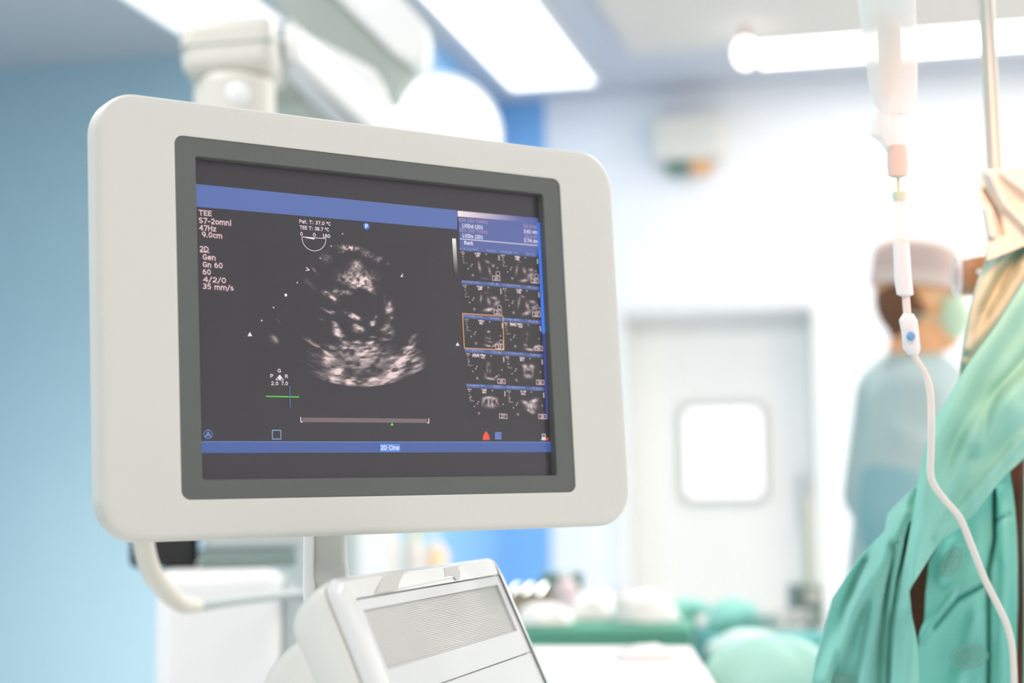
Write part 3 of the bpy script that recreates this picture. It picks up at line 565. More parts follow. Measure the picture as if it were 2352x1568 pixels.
# post behind the monitor (world built, expressed in machine space)
def W2M(mb): mb.v = [tuple(MI @ Vector(v)) for v in mb.v]; return mb
def colrow(px, py, half, D, dep=.03, n=8):      # rounded column cross-section
    c = at(px, py, D); h = half * D / F; out = []
    ex = Vector((.83, .56, 0)); ey = Vector((-.56, .83, 0)); 
    k = 1.0
    for i in range(24):
        a = 2 * math.pi * i / 24; ca, sa = math.cos(a), math.sin(a)
        sx = math.copysign(abs(ca) ** .6, ca); sy = math.copysign(abs(sa) ** .6, sa)
        out.append(c + RT * (sx * h) + Vector((0, 1, 0)) * (sy * dep * .5))
    return out
pm = MB().loops([colrow(752, 1140, 45, 1.43), colrow(753, 1240, 43, 1.43), colrow(754, 1285, 43, 1.43), colrow(756, 1320, 46, 1.42), colrow(762, 1345, 52, 1.42), colrow(770, 1368, 62, 1.41), colrow(775, 1400, 66, 1.41), colrow(790, 1568, 66, 1.41)])
post = obj('support_post', W2M(pm), m_post, machine, angle=80); post['label'] = 'grey oval post carrying the monitor'
pm = MB().loops([colrow(710, 1140, 12, 1.416, .02), colrow(710, 1300, 12.5, 1.416, .02), colrow(712, 1350, 16, 1.41, .02), colrow(722, 1420, 20, 1.405, .02)])
obj('cable_cover', W2M(pm), m_cab, machine)
pm = MB().loops([rr(-.10, .06, -.05, .05, .01, 6, -.055), rr(-.11, .07, -.06, .06, .01, 6, -.034)]); obj('monitor_mount', pm, m_post, machine)

# control pod
pa = camvec(.279, .0857, .956).normalized(); pa.z = 0; pa.normalize()
e2 = camvec(-.024, .996, -.082).normalized(); 
e1 = camvec(.96, 0, -.28); e1 = (e1 - pa * e1.dot(pa)).normalized(); e2 = (e2 - pa * e2.dot(pa) - e1 * e2.dot(e1)).normalized()
tt = math.radians(26); pb = (e2 * math.cos(tt) + e1 * math.sin(tt)).normalized()      # down along the panel
pn = pa.cross(-pb).normalized()
if pn.dot(ray(970, 1420)) > 0: pn = -pn
P0 = at(824, 1408, 1.175)
POD = frame(P0, pa, -pb, pn)           # x into the room, y up the panel, z out of it
PI_ = POD.inverted()
def pl(px, py, zp=0.):
    o = PI_ @ EYE; dd = PI_.to_3x3() @ ray(px, py); k = (zp - o.z) / dd.z; p = o + dd * k; return p.x, p.y
PM = MI @ POD
def pobj(name, mb, m, parent=machine, **k): return obj(name, mb, m, parent, M=PM, **k)
gx0, gy1 = pl(826, 1406); gx1 = (pl(1133, 1345)[0] + pl(1180, 1450)[0]) / 2; gy1 = (pl(824, 1408)[1] + pl(1133, 1345)[1]) / 2; gy0 = (pl(880, 1543)[1] + pl(1180, 1450)[1]) / 2; gx0 = (pl(824, 1408)[0] + pl(880, 1543)[0]) / 2
px0 = (pl(803, 1380)[0] + pl(868, 1540)[0]) / 2; px1 = (pl(1140, 1322)[0] + pl(1240, 1540)[0]) / 2; py1 = (pl(806, 1380)[1] + pl(1125, 1324)[1]) / 2
ox0 = (pl(757, 1345, .0)[0] + pl(822, 1540)[0]) / 2; ox1 = (pl(1146, 1330)[0] + pl(1236, 1540)[0]) / 2; oy1 = (pl(785, 1329)[1] + pl(1100, 1285)[1]) / 2
print('POD grille', gx0, gx1, gy0, gy1, 'panel', px0, px1, py1, 'outer', ox0, ox1, oy1)
yb_ = oy1 - .30
# shell: extruded end profile (z depth, y) along x with rounded ends
def prism(profile_fn, xs):     # xs: list of (x, inset)
    return MB().loops([profile_fn(x, i) for x, i in xs])
def prof(x, i, z0, z1, yt, hz):      # end outline: flat front, large round at the upper back
    out = [(z0 - i, yb_ + i), (z0 - i, yt - i)]
    for k in range(1, 13):
        a = math.pi / 2 * k / 12; out.append((z0 - i - (z0 - z1 - 2 * i) * math.sin(a), yt - i - hz * (1 - math.cos(a))))
    out.append((z1 + i, yb_ + i)); return [Vector((x, q[1], q[0])) for q in out]
def shell(x, i): return prof(x, i, .001, -.042, oy1, .026)
sh = prism(shell, [(ox0, .012), (ox0 + .002, .007), (ox0 + .006, .003), (ox0 + .012, .0), (ox1 - .012, 0), (ox1 - .004, .004), (ox1, .012)])
pod = pobj('control_pod', sh, m_pod, angle=60); pod['label'] = 'off-white tilted pod body below the monitor'
def back(x, i): return prof(x, i, -.028, -.083, oy1 - .028, .030)
pobj('rear_cover', prism(back, [(ox0 + .004, .012), (ox0 + .006, .006), (ox0 + .012, .001), (ox0 + .02, 0), (ox1 - .04, 0), (ox1 - .03, .012)]), m_pod, pod, angle=60)
# glossy rim around the panel
rim = MB().loops([rr(ox0, ox1, yb_, oy1, .014, 8, -.002), rr(ox0, ox1, yb_, oy1, .014, 8, .002), rr(ox0 + .003, ox1 - .003, yb_ + .003, oy1 - .003, .012, 8, .0052), rr(ox0 + .010, ox1 - .010, yb_ + .01, oy1 - .004, .008, 8, .006), rr(px0, px1, yb_ + .014, py1, .003, 8, .0048), rr(px0, px1, yb_ + .014, py1, .003, 8, .0015)], cap0=False, cap1=False)
pobj('pod_rim', rim, m_rim, pod)['label'] = 'glossy white rim of the pod'
seam = MB().loops([rr(ox0 - .0003, ox1 - .003, yb_, oy1 - .001, .014, 8, -.0032), rr(ox0 - .0003, ox1 - .003, yb_, oy1 - .001, .014, 8, -.0022)], cap0=False, cap1=False)
pobj('seam_line', seam, m_seam, pod)
yk = (pl(1030, 1567)[1] + pl(1205, 1500)[1]) / 2
rec = .0035
pf = MB().loops([rr(px0, px1, yk + .0006, py1 - .0012, .002, 4, .0035), rr(px0, px1, yk + .0006, py1 - .0012, .002, 4, .004), rr(gx0, gx1, gy0, gy1, .001, 4, .004), rr(gx0, gx1, gy0, gy1, .001, 4, .004 - rec)], cap0=False, cap1=False)
pobj('front_panel', pf, m_panel, pod, smooth=True, angle=20)['label'] = 'light grey plastic panel'
pobj('key_area', MB().box(px0, px1, yb_ + .014, yk - .0006, .001, .004), m_panel, pod, smooth=False)
pobj('grille_bed', MB().box(gx0 - .001, gx1 + .001, gy0 - .001, gy1 + .001, -.001, .0007), m_grv, pod, smooth=False)
NS = 26
pitch = (gy1 - gy0) / NS; sl = None
for k in range(NS):
    y = gy0 + pitch * (k + .5); h = pitch * .34
    if sl is None:
        q = [(-h, .0007), (-h * .6, .0022), (h * .6, .0022), (h, .0007)]
        mb = MB().loops([[Vector((x, a, b)) for a, b in q] for x in (gx0 + .0005, gx1 - .0005)])
        sl = pobj('slat', mb, m_slat, pod, smooth=False); o = sl; sl['_y'] = y
        base_y = y; del sl['_y']
        o.location = PM.to_3x3() @ Vector((0, y, 0))
    else:
        o = sl.copy(); C.objects.link(o); o.location = PM.to_3x3() @ Vector((0, y, 0))
# worn patches on the rim top
def patch(name, pts, m, z):
    q = [(*pl(*p, z), z) for p in pts]; pobj(name, MB().loops([[Vector(v) for v in q], [Vector((v[0], v[1], v[2] + .0003)) for v in q]]), m, pod, smooth=False)
patch('glue_mark', [(912, 1352), (923, 1316), (940, 1311), (1050, 1297), (1062, 1299), (1060, 1322)], m_glue, .0056)
patch('chipped_spot', [(1023, 1325), (1019, 1304), (1050, 1299), (1057, 1315), (1055, 1330), (1048, 1331), (1040, 1322), (1030, 1320)], m_chip, .0060)
patch('chipped_spot', [(908, 1356), (928, 1314), (880, 1321), (862, 1363)], m_chip, .0057)
# column under the pod to the floor
pc_ = POD @ Vector(((ox0 + ox1) / 2, yb_ + .06, -.05))
pobj_col = MB().tube([MI @ pc_, MI @ Vector((pc_.x, pc_.y, .12))], .06, 20)
obj('pedestal', pobj_col, m_post, machine)
obj('wheel_base', MB().box(-.28, .28, -.3, .3, -.06, .02), m_cab, machine, M=MI @ Matrix.Translation((pc_.x, pc_.y, .11)), bevel=.02)
for a, b in ((-.22, -.24), (.22, -.24), (-.22, .24), (.22, .24)):
    obj('wheel', MB().tube([(a - .015, b, 0), (a + .015, b, 0)], .05, 16), m_black, machine, M=MI @ Matrix.Translation((pc_.x, pc_.y, .05)))
# carry post down to the base
obj('rear_stem', MB().tube([MI @ at(790, 1540, 1.42), MI @ (at(790, 1540, 1.42) - Vector((0, 0, .88)))], .03, 16), m_post, machine)

# ------------------------------------------------------------------ white cabinet with handle, left
D0 = 2.45
cx_ = at(505, 1320, D0); zt = at(505, 1308, D0).z
yawc = math.radians(11.)
CAB = Matrix.Translation((cx_.x, cx_.y + .0, 0)) @ Matrix.Rotation(yawc, 4, 'Z')
cab = thing('equipment_cabinet', 'white cabinet with a curved cream rail handle, behind the monitor at the left', 'cabinet', mw=CAB)
wc = 143 * D0 / F
obj('body', MB().box(-wc, wc, 0, .45, .08, zt), m_cab, cab, bevel=.022)
obj('plinth', MB().box(-wc + .02, wc + .01, .03, .42, 0, .08), m_cabdk, cab, smooth=False)
obj('side_shade_strip', MB().box(wc + .001, wc + .03, .02, .45, .08, zt - .03), m_cabgray, cab, bevel=.008)  # shade along the body's right side, put in as a grey strip
obj('drawer', MB().box(-wc + .02, wc - .02, -.012, 0, zt - .42, zt - .22), m_cab, cab, bevel=.004)
CI = CAB.inverted()
hp = [(326, 1150, 1.75), (328, 1215, 1.75), (330, 1250, 1.78), (338, 1287, 1.82), (352, 1320, 1.86), (376, 1351, 1.92), (402, 1377, 1.97), (425, 1389, 2.0), (455, 1391, 2.05), (520, 1382, 2.15), (600, 1372, 2.25), (700, 1362, 2.36)]
hr = [.0115] * 2 + [.0118, .0118, .0118, .0118, .0115, .011, .008, .006, .006, .006]
def smoothpath(pts, rad, n=5):
    out = []; ro_ = []
    P = [Vector(p) for p in pts]
    for i in range(len(P) - 1):
        p0 = P[max(i - 1, 0)]; p1 = P[i]; p2 = P[i + 1]; p3 = P[min(i + 2, len(P) - 1)]
        for k in range(n):
            t = k / n
            out.append(.5 * ((2 * p1) + (p2 - p0) * t + (2 * p0 - 5 * p1 + 4 * p2 - p3) * t * t + (3 * p1 - p0 - 3 * p2 + p3) * t ** 3)); ro_.append(rad[i] * (1 - t) + rad[i + 1] * t)
    out.append(P[-1]); ro_.append(rad[-1]); return out, ro_
pp, rr_ = smoothpath([CI @ at(*h) for h in hp[:9]], hr[:9])
obj('rail_handle', MB().tube(pp, rr_, 14), m_cream, cab)['label'] = 'curved cream tube handle'
pp, rr_ = smoothpath([CI @ at(*h) for h in hp[8:]], hr[8:])
obj('rail_bar', MB().tube(pp, rr_, 12), m_hgray, cab)
obj('rail_bracket', MB().tube([CI @ at(700, 1362, 2.36), CI @ at(690, 1362, 2.5)], .01), m_hgray, cab)
zb = zt
bk = at(375, 1300, 2.3)
bkt = thing('black_case', 'black case on the white cabinet, just under the monitor corner', 'case', mw=Matrix.Translation((at(375, 1303, D0 + .06).x, at(375, 1303, D0 + .06).y, zt)) @ Matrix.Rotation(yawc, 4, 'Z'))
obj('case_body', MB().box(-.052, .054, 0, .12, .001, .13), m_black, bkt, bevel=.012)
obj('lid', MB().box(-.053, .055, -.002, .122, .13, .145), m_black, bkt, bevel=.004)
gm = thing('grey_device', 'grey device with a dark green-grey base on the white cabinet', 'medical device', mw=Matrix.Translation((at(570, 1303, D0 + .06).x, at(570, 1303, D0 + .06).y, zt)) @ Matrix.Rotation(yawc, 4, 'Z'))
obj('case_body', MB().box(-.068, .085, 0, .2, .026, .14), m_cabgray, gm, bevel=.01)
obj('base', MB().box(-.075, .075, -.01, .2, .001, .026), m_cabdk, gm, bevel=.006)

# ------------------------------------------------------------------ ceiling booms and surgical lamp
def beam(mb, a, b, wv, hv):    # box from a to b with half-extent vectors
    a, b = Vector(a), Vector(b); wv = Vector(wv); hv = Vector(hv)
    mb.add([a - wv - hv, a + wv - hv, a + wv + hv, a - wv + hv, b - wv - hv, b + wv - hv, b + wv + hv, b - wv + hv], [(0, 1, 2, 3), (4, 7, 6, 5), (0, 4, 5, 1), (1, 5, 6, 2), (2, 6, 7, 3), (3, 7, 4, 0)]); return mb
DB = 2.6
bc = at(540, 118, DB); e = DB / F
bt = thing('boom_head', 'cream ceiling boom head with a square block and slanting rail above the monitor', 'ceiling boom', bc)
B0 = Matrix.Rotation(-math.radians(4), 4, 'Y')
obj('block', MB().box(-112 * e, 100 * e, -.06, .10, -68 * e, 62 * e), m_boom, bt, M=B0, bevel=.02)
obj('groove', MB().box(-113 * e, 101 * e, -.062, .05, -6 * e, 0), m_boomg, bt, M=B0, bevel=.002)
obj('knuckle', MB().tube([(-.0 * e, 0, -66 * e), (0, 0, -185 * e)], 92 * e, 32), m_boom, bt, bevel=.012)
obj('knuckle_cap', MB().ell((15 * e, -.04, -120 * e), 40 * e, 40 * e, 45 * e), m_boomw, bt)
I3 = Matrix.Translation(-bc)
a1, b1 = at(668, 95, DB + .02), at(985, 385, DB + .5)
mbm = MB(); beam(mbm, a1, b1, RT * 18 * e, UP * 40 * e); obj('rail', mbm, m_boomw, bt, M=I3, bevel=.006)
mbm = MB(); beam(mbm, at(655, 130, DB + .03), at(930, 390, DB + .5), RT * 14 * e, UP * 40 * e); obj('rail_side', mbm, m_lav, bt, M=I3, bevel=.004)
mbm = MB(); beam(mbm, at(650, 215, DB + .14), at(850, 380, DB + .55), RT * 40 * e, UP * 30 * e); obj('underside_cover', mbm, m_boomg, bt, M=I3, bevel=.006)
# second, wide arm with white flank
D2 = 3.1; e = D2 / F; bc2 = at(800, 60, D2)
b2 = thing('ceiling_boom', 'wide white ceiling arm with a grey underside, running above the cream boom head', 'ceiling boom', bc2)
I3 = Matrix.Translation(-bc2)
def path_beam(name, pts, m, depth, off=0):
    q = [at(x, y, D2 - off) for x, y in pts]; dv = fw * depth
    obj(name, MB().loops([q, [p + dv for p in q]]), m, b2, M=I3, bevel=.018)
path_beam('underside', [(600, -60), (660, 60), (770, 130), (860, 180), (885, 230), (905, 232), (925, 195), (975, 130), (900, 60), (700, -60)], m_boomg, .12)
path_beam('flank', [(690, -90), (800, 20), (905, 120), (950, 148), (975, 140), (982, 110), (985, 70), (960, 35), (900, -30), (860, -90)], m_boomw, .16, .06)
path_beam('lower_arm', [(655, 35), (700, 75), (800, 125), (865, 160), (890, 225), (900, 290), (850, 290), (700, 150)], m_boomw, .1, .12)
obj('ceiling_stem', MB().tube([at(690, -70, D2), Vector((at(690, -70, D2).x, at(690, -70, D2).y, HC + .03))], .05, 16), m_boomw, b2, M=I3)
# glowing round surgical lamp
D3 = 6.0; e = D3 / F; lc = at(1005, 318, D3)
sl_ = thing('surgical_lamp', 'round glowing surgical lamp head behind the monitor top edge', 'surgical lamp', lc)
q = (EYE + Vector((0, 0, -.2)) - lc).to_track_quat('Z', 'Y').to_matrix().to_4x4()
obj('lens', MB().loops([[Vector((r * math.cos(a), r * math.sin(a), z)) for a in [2 * math.pi * i / 40 for i in range(40)]] for r, z in ((.225, .02), (.20, .035), (.08, .04))]), m_lampglow, sl_, M=q)
obj('lamp_housing', MB().loops([[Vector((r * math.cos(a), r * math.sin(a), z)) for a in [2 * math.pi * i / 40 for i in range(40)]] for r, z in ((.235, .022), (.24, .0), (.2, -.05), (.06, -.08))]), m_boomw, sl_, M=q)
obj('lamp_arm', MB().tube([(0, .08, 0), (-.3, .5, .35), (-.3, .5, HC - lc.z)], .03), m_boomw, sl_)

# ------------------------------------------------------------------ green drape on a pole, hanging bag and tube
DD = 1.64
def interp(pts, t):
    L = [0]
    for a, b in zip(pts[:-1], pts[1:]): L.append(L[-1] + math.hypot(b[0] - a[0], b[1] - a[1]))
    x = t * L[-1]
    for i in range(len(pts) - 1):
        if x <= L[i + 1] or i == len(pts) - 2:
            k = (x - L[i]) / max(L[i + 1] - L[i], 1e-6); return (pts[i][0] + (pts[i + 1][0] - pts[i][0]) * k, pts[i][1] + (pts[i + 1][1] - pts[i][1]) * k)
def segd(px, py, pl_):
    best = 1e9; side = 1
    for (ax, ay), (bx_, by) in zip(pl_[:-1], pl_[1:]):
        vx, vy = bx_ - ax, by - ay; t = max(0, min(1, ((px - ax) * vx + (py - ay) * vy) / (vx * vx + vy * vy))); dx, dy = px - ax - vx * t, py - ay - vy * t
        d_ = math.hypot(dx, dy)
        if d_ < best: best = d_; side = 1 if vx * dy - vy * dx > 0 else -1
    return best, side
def sheet(name, L, R, D, ridges, m, parent, nr=90, nc=50, edge=.0, wob=.006, seed=0, thick=.0022):
    mb = MB()
    vs = []
    for j in range(nr + 1):
        a = interp(L, j / nr); b = interp(R, j / nr)
        for i in range(nc + 1):
            f = i / nc; x = a[0] + (b[0] - a[0]) * f; y = a[1] + (b[1] - a[1]) * f
            dz = 0
            for pts, wd, amp in ridges:
                d_, s_ = segd(x, y, pts); dz -= amp * math.exp(-(d_ / wd) ** 2)
            dz += wob * noise.noise(Vector((x * .012 + seed, y * .005, seed * 3.1))) * 2 + wob * .5 * noise.noise(Vector((x * .035 + seed, y * .012, seed)))
            dz += edge * (math.exp(-(f / .05) ** 2) + math.exp(-((1 - f) / .05) ** 2))
            vs.append(at(x, y, D + dz))
    fs = [(j * (nc + 1) + i, j * (nc + 1) + i + 1, (j + 1) * (nc + 1) + i + 1, (j + 1) * (nc + 1) + i) for j in range(nr) for i in range(nc)]
    mb.add(vs, fs); o = obj(name, mb, m, parent, angle=180, normals=False)
    s = o.modifiers.new('thick', 'SOLIDIFY'); s.thickness = thick; s.offset = 0
    return o
poleM = at(2283, 390, DD + .04)
drape = thing('surgical_drape', 'creased green surgical drape hanging at the right edge beside the white tube', 'drape')
# front sash
sheet('front_fold', [(2352 + 60, 560), (2352, 650), (2290, 748), (2222, 840), (2180, 915), (2150, 960), (2130, 1010), (2118, 1060), (2107, 1130), (2092, 1220), (2078, 1300), (2062, 1400), (2052, 1500), (2046, 1610)],
      [(2352 + 60, 980), (2395, 1010), (2352, 1052), (2320, 1082), (2290, 1112), (2240, 1180), (2200, 1215), (2160, 1240), (2130, 1285), (2105, 1325), (2084, 1362), (2090, 1395), (2104, 1470), (2112, 1610)],
      DD - .03, [([(2400, 600), (2240, 840), (2150, 1020), (2100, 1250), (2085, 1600)], 26, .022), ([(2380, 860), (2260, 960), (2190, 1080), (2120, 1230), (2080, 1400)], 22, .014), ([(2400, 770), (2290, 900), (2230, 1050)], 16, -.012), ([(2352, 1000), (2250, 1120), (2150, 1230)], 10, .008), ([(2330, 940), (2250, 1010)], 30, .014)],
      m_green, drape, wob=.0045, seed=1.3)
sheet('left_fold', [(2125, 1095), (2075, 1145), (2040, 1180), (2033, 1222), (1995, 1256), (1952, 1310), (1912, 1372), (1892, 1450), (1872, 1520), (1858, 1610)],
      [(2128, 1110), (2110, 1160), (2100, 1220), (2088, 1290), (2078, 1350), (2072, 1400), (2070, 1450), (2068, 1520), (2066, 1560), (2066, 1610)],
      DD + .0, [([(2100, 1120), (2020, 1290), (1960, 1400), (1900, 1560)], 18, .03), ([(2085, 1180), (2020, 1330), (1995, 1480), (1980, 1600)], 14, .022), ([(2088, 1200), (2060, 1330), (2046, 1450), (2040, 1600)], 7, -.035), ([(2050, 1250), (2030, 1400), (2022, 1600)], 9, -.02), ([(2066, 1250), (2052, 1400), (2050, 1600)], 9, .02), ([(1985, 1290), (1940, 1400), (1915, 1560)], 12, -.015)],
      m_green, drape, wob=.007, seed=4.1)
sheet('right_fold', [(2300, 1085), (2240, 1165), (2170, 1225), (2135, 1290), (2127, 1360), (2124, 1420), (2112, 1462), (2106, 1500), (2100, 1550), (2098, 1610)],
      [(2316, 1070), (2322, 1110), (2330, 1170), (2336, 1240), (2338, 1300), (2338, 1380), (2336, 1440), (2334, 1500), (2332, 1550), (2332, 1610)],
      DD + .02, [([(2284, 1100), (2284, 1240), (2270, 1310), (2271, 1600)], 5, -.03), ([(2255, 1330), (2195, 1360), (2140, 1430), (2115, 1470)], 7, .012), ([(2262, 1340), (2200, 1373), (2145, 1440)], 6, -.012), ([(2305, 1130), (2310, 1300), (2300, 1600)], 14, .012), ([(2190, 1250), (2165, 1330)], 14, .014), ([(2240, 1420), (2200, 1600)], 20, .014), ([(2320, 1180), (2290, 1195)], 5, -.008)],
      m_green2, drape, wob=.008, seed=7.7)
sheet('side_fold', [(2352, 1050), (2352, 1120), (2350, 1250), (2352, 1400), (2350, 1610)], [(2440, 1000), (2440, 1120), (2440, 1250), (2440, 1400), (2440, 1610)], DD + .02, [([(2380, 1060), (2390, 1600)], 16, .015)], m_green2, drape, nr=40, nc=20, wob=.005, seed=6.)
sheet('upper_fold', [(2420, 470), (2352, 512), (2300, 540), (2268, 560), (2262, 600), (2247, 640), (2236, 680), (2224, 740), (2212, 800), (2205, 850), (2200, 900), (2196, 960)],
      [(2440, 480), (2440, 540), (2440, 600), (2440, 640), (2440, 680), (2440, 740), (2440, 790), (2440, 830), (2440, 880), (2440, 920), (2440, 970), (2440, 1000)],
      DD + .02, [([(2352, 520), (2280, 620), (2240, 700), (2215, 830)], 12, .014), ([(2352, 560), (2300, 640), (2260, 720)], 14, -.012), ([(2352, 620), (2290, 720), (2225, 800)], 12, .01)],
      m_hazegreen, drape, wob=.006, seed=9.2)
# printed oval stamps, drawn as thin raised ink on the cloth
def stamp(cx, cy, a, b, rot, D):
    mb = MB()
    for k, w in ((1., .0010), (.72, .0007)):
        pts = []
        for i in range(33):
            t = 2 * math.pi * i / 32; x, y = a * k * math.cos(t), b * k * math.sin(t); pts.append(at(cx + x * math.cos(rot) - y * math.sin(rot), cy + x * math.sin(rot) + y * math.cos(rot), D))
        mb.tube(pts, w, 5, False)
    for r in (-.3, 0, .3):
        pts = []
        for i in range(7):
            x = a * .55 * (i / 3 - 1); y = b * r + 1.5 * math.sin(i * 2.5); pts.append(at(cx + x * math.cos(rot) - y * math.sin(rot), cy + x * math.sin(rot) + y * math.cos(rot), D))
        mb.tube(pts, .0009, 5, False)
    return obj('printed_stamp', mb, m_stamp, drape)
stamp(2225, 1508, 44, 26, -.1, DD + .003); stamp(2185, 1290, 34, 20, -1.1, DD + .003); stamp(1935, 1562, 30, 12, -.15, DD - .012)
# drape top over the pole, coloured cream in place of warm haze
hazet = thing('warm_hazed_cloth', 'top of the green drape over the pole, tinted cream to show warm haze', 'cloth')
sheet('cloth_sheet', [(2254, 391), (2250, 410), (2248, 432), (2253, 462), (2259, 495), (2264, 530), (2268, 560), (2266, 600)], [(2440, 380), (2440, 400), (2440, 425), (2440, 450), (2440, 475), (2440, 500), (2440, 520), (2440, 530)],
      DD + .0, [([(2275, 400), (2310, 470), (2360, 520), (2440, 545)], 12, .014), ([(2262, 440), (2290, 490), (2300, 540)], 8, -.014), ([(2300, 395), (2360, 440), (2440, 470)], 14, .014), ([(2270, 480), (2280, 540)], 8, .01)], m_hazetop, hazet, nr=50, wob=.005, seed=2.2)
# brown cloth behind the gaps
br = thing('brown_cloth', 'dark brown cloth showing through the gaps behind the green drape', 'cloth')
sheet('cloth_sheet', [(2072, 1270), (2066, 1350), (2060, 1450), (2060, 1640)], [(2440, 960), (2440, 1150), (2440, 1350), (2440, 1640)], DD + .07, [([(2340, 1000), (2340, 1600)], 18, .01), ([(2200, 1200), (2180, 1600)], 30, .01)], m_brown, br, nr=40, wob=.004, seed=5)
# brown device with round clear front
bc = at(2262, 634, DD + .22); e = (DD + .22) / F
dev = thing('brown_device', 'brown box with a clear rounded front sticking out behind the drape', 'medical device', bc)
Mx = frame((0, 0, 0), RT, fw, UP)
obj('case_body', MB().box(-60 * e, 90 * e, -.04, .05, -43 * e, 45 * e), m_brown2, dev, M=Mx, bevel=.016)
obj('clear_front', MB().loops([[Vector((-46 * e - x * e, -.0, 0)) + Vector((0, r * e * 1.0 * math.cos(a) * .9, r * e * math.sin(a))) for a in [2 * math.pi * i / 32 for i in range(32)]] for r, x in ((43, 12), (42, 16), (36, 20), (24, 23), (8, 24))]), m_clear, dev, M=Mx)
obj('front_rim', MB().tube([Vector((-64 * e, 0, 0)) + Vector((0, 44 * e * math.cos(a) * .9, 44 * e * math.sin(a))) for a in [2 * math.pi * i / 32 for i in range(33)]], 2.4 * e, 8, False), m_whitepl, dev, M=Mx)
obj('knob', MB().ell((-38 * e, -.045, 6 * e), 6 * e, .008, 6 * e), m_whitepl, dev, M=Mx)
obj('knob', MB().ell((-34 * e, -.045, -34 * e), 6 * e, .008, 6 * e), m_whitepl, dev, M=Mx)
obj('support_arm', MB().box(60 * e, 86 * e, -.01, .02, -.62, 0), m_brown2, dev, M=Mx)
# pole
pt, pbm = at(2262, -60, DD + .10), at(2292, 520, DD + .10)
dirp = (pbm - pt).normalized(); ptop = pt - dirp * .55; foot = pt + dirp * ((pt.z - .06) / -dirp.z)
pole = thing('drip_stand', 'slim steel drip stand pole rising out of the cream-tinted drape top', 'drip stand', Vector((foot.x, foot.y, 0)))
I3 = Matrix.Translation(-pole.location)
obj('pole', MB().tube([ptop, foot], .0085, 20), m_steel, pole, M=I3)
obj('pole_sleeve', MB().tube([ptop, pt + dirp * .02], .0098, 20), m_steel, pole, M=I3)
hook = at(2048, -190, 1.5)
obj('hook_arm', MB().tube([ptop + dirp * .1, (ptop + dirp * .1) * .5 + hook * .5 + Vector((0, 0, .03)), hook], .004, 10), m_steel, pole, M=I3)
for k in range(5):
    a = 2 * math.pi * k / 5 + .3
    obj('foot', MB().tube([foot, Vector((foot.x + .27 * math.cos(a), foot.y + .27 * math.sin(a), .05))], .012, 10).tube([Vector((foot.x + .27 * math.cos(a), foot.y + .27 * math.sin(a) - .012, .025)), Vector((foot.x + .27 * math.cos(a), foot.y + .27 * math.sin(a) + .012, .025))], .025, 12), m_steel, pole, M=I3)
# hanging bag set
DT_ = 1.5; e = DT_ / F
iv = thing('infusion_bag', 'milky hanging fluid bag with drip chamber and long white tube at the right', 'infusion set', hook)
I3 = Matrix.Translation(-hook)
def lathe_px(name, rows, m, par=iv, flat=.55, n=24, D=DT_):     # rows: (x centre, y, half width px)
    mb = MB().loops([[at(x, y, D) + RT * (h * e * math.cos(a)) + fw * (h * e * flat * math.sin(a)) for a in [2 * math.pi * i / n for i in range(n)]] for x, y, h in rows])
    return obj(name, mb, m, par, M=I3)
bag = lathe_px('bag', [(2036, -200, 20), (2035, -170, 58), (2034, -60, 66), (2037, 0, 66), (2042, 60, 64), (2048, 130, 60), (2052, 200, 56), (2056, 240, 48), (2058, 262, 34)], m_bagp, flat=.35)
lathe_px('fluid', [(2024, 26, 8), (2030, 36, 24), (2042, 60, 26), (2044, 120, 27), (2044, 170, 22), (2040, 215, 14), (2036, 226, 6)], m_liquid, bag, flat=.4)
lathe_px('bag_port', [(2040, 258, 30), (2034, 285, 34), (2040, 310, 40), (2052, 330, 28), (2060, 350, 22)], m_bagp, flat=.6)
lathe_px('connector', [(2060, 335, 22), (2062, 380, 24), (2062, 404, 21), (2062, 408, 10)], m_pink, flat=1)
lathe_px('spike', [(2063, 404, 3.5), (2064, 444, 4)], m_palegreen, flat=1)
ch = lathe_px('drip_chamber', [(2066, 447, 14), (2068, 470, 16), (2070, 560, 18), (2074, 640, 19), (2078, 674, 18)], m_clear, flat=1)
lathe_px('chamber_cap', [(2066, 440, 16), (2066, 450, 16.5), (2067, 462, 14)], m_palegreen, ch, flat=1)
lathe_px('chamber_sleeve', [(2070, 560, 18.5), (2074, 640, 20), (2079, 676, 19), (2080, 680, 12)], m_whitepl, ch, flat=1)
lathe_px('upper_tube', [(2080, 672, 9), (2085, 735, 9)], m_tube, flat=1)
cl = lathe_px('roller_clamp', [(2086, 720, 12), (2086, 735, 21), (2090, 760, 20), (2094, 800, 20), (2098, 814, 12)], m_whitepl, flat=.8)
dp = at(2092, 772, DT_ - .0095)
obj('blue_dot', MB().ell(dp, .0042, .002, .0042), m_bluedot, cl, M=I3)
tp = [(2096, 808), (2108, 830), (2124, 856), (2134, 885), (2138, 920), (2139, 980), (2138, 1040), (2137, 1085), (2146, 1115), (2172, 1150), (2205, 1190), (2232, 1255), (2262, 1330), (2292, 1390), (2314, 1440), (2326, 1500), (2330, 1600)]
pp, rr_ = smoothpath([at(x, y, DT_ + .09 * max(0, (y - 1000) / 600)) for x, y in tp], [.0029] * 3 + [.0034] * 14)
obj('long_tube', MB().tube(pp, rr_, 14), m_tube, iv, M=I3)['label'] = 'long milky white tube curving over the green drape'

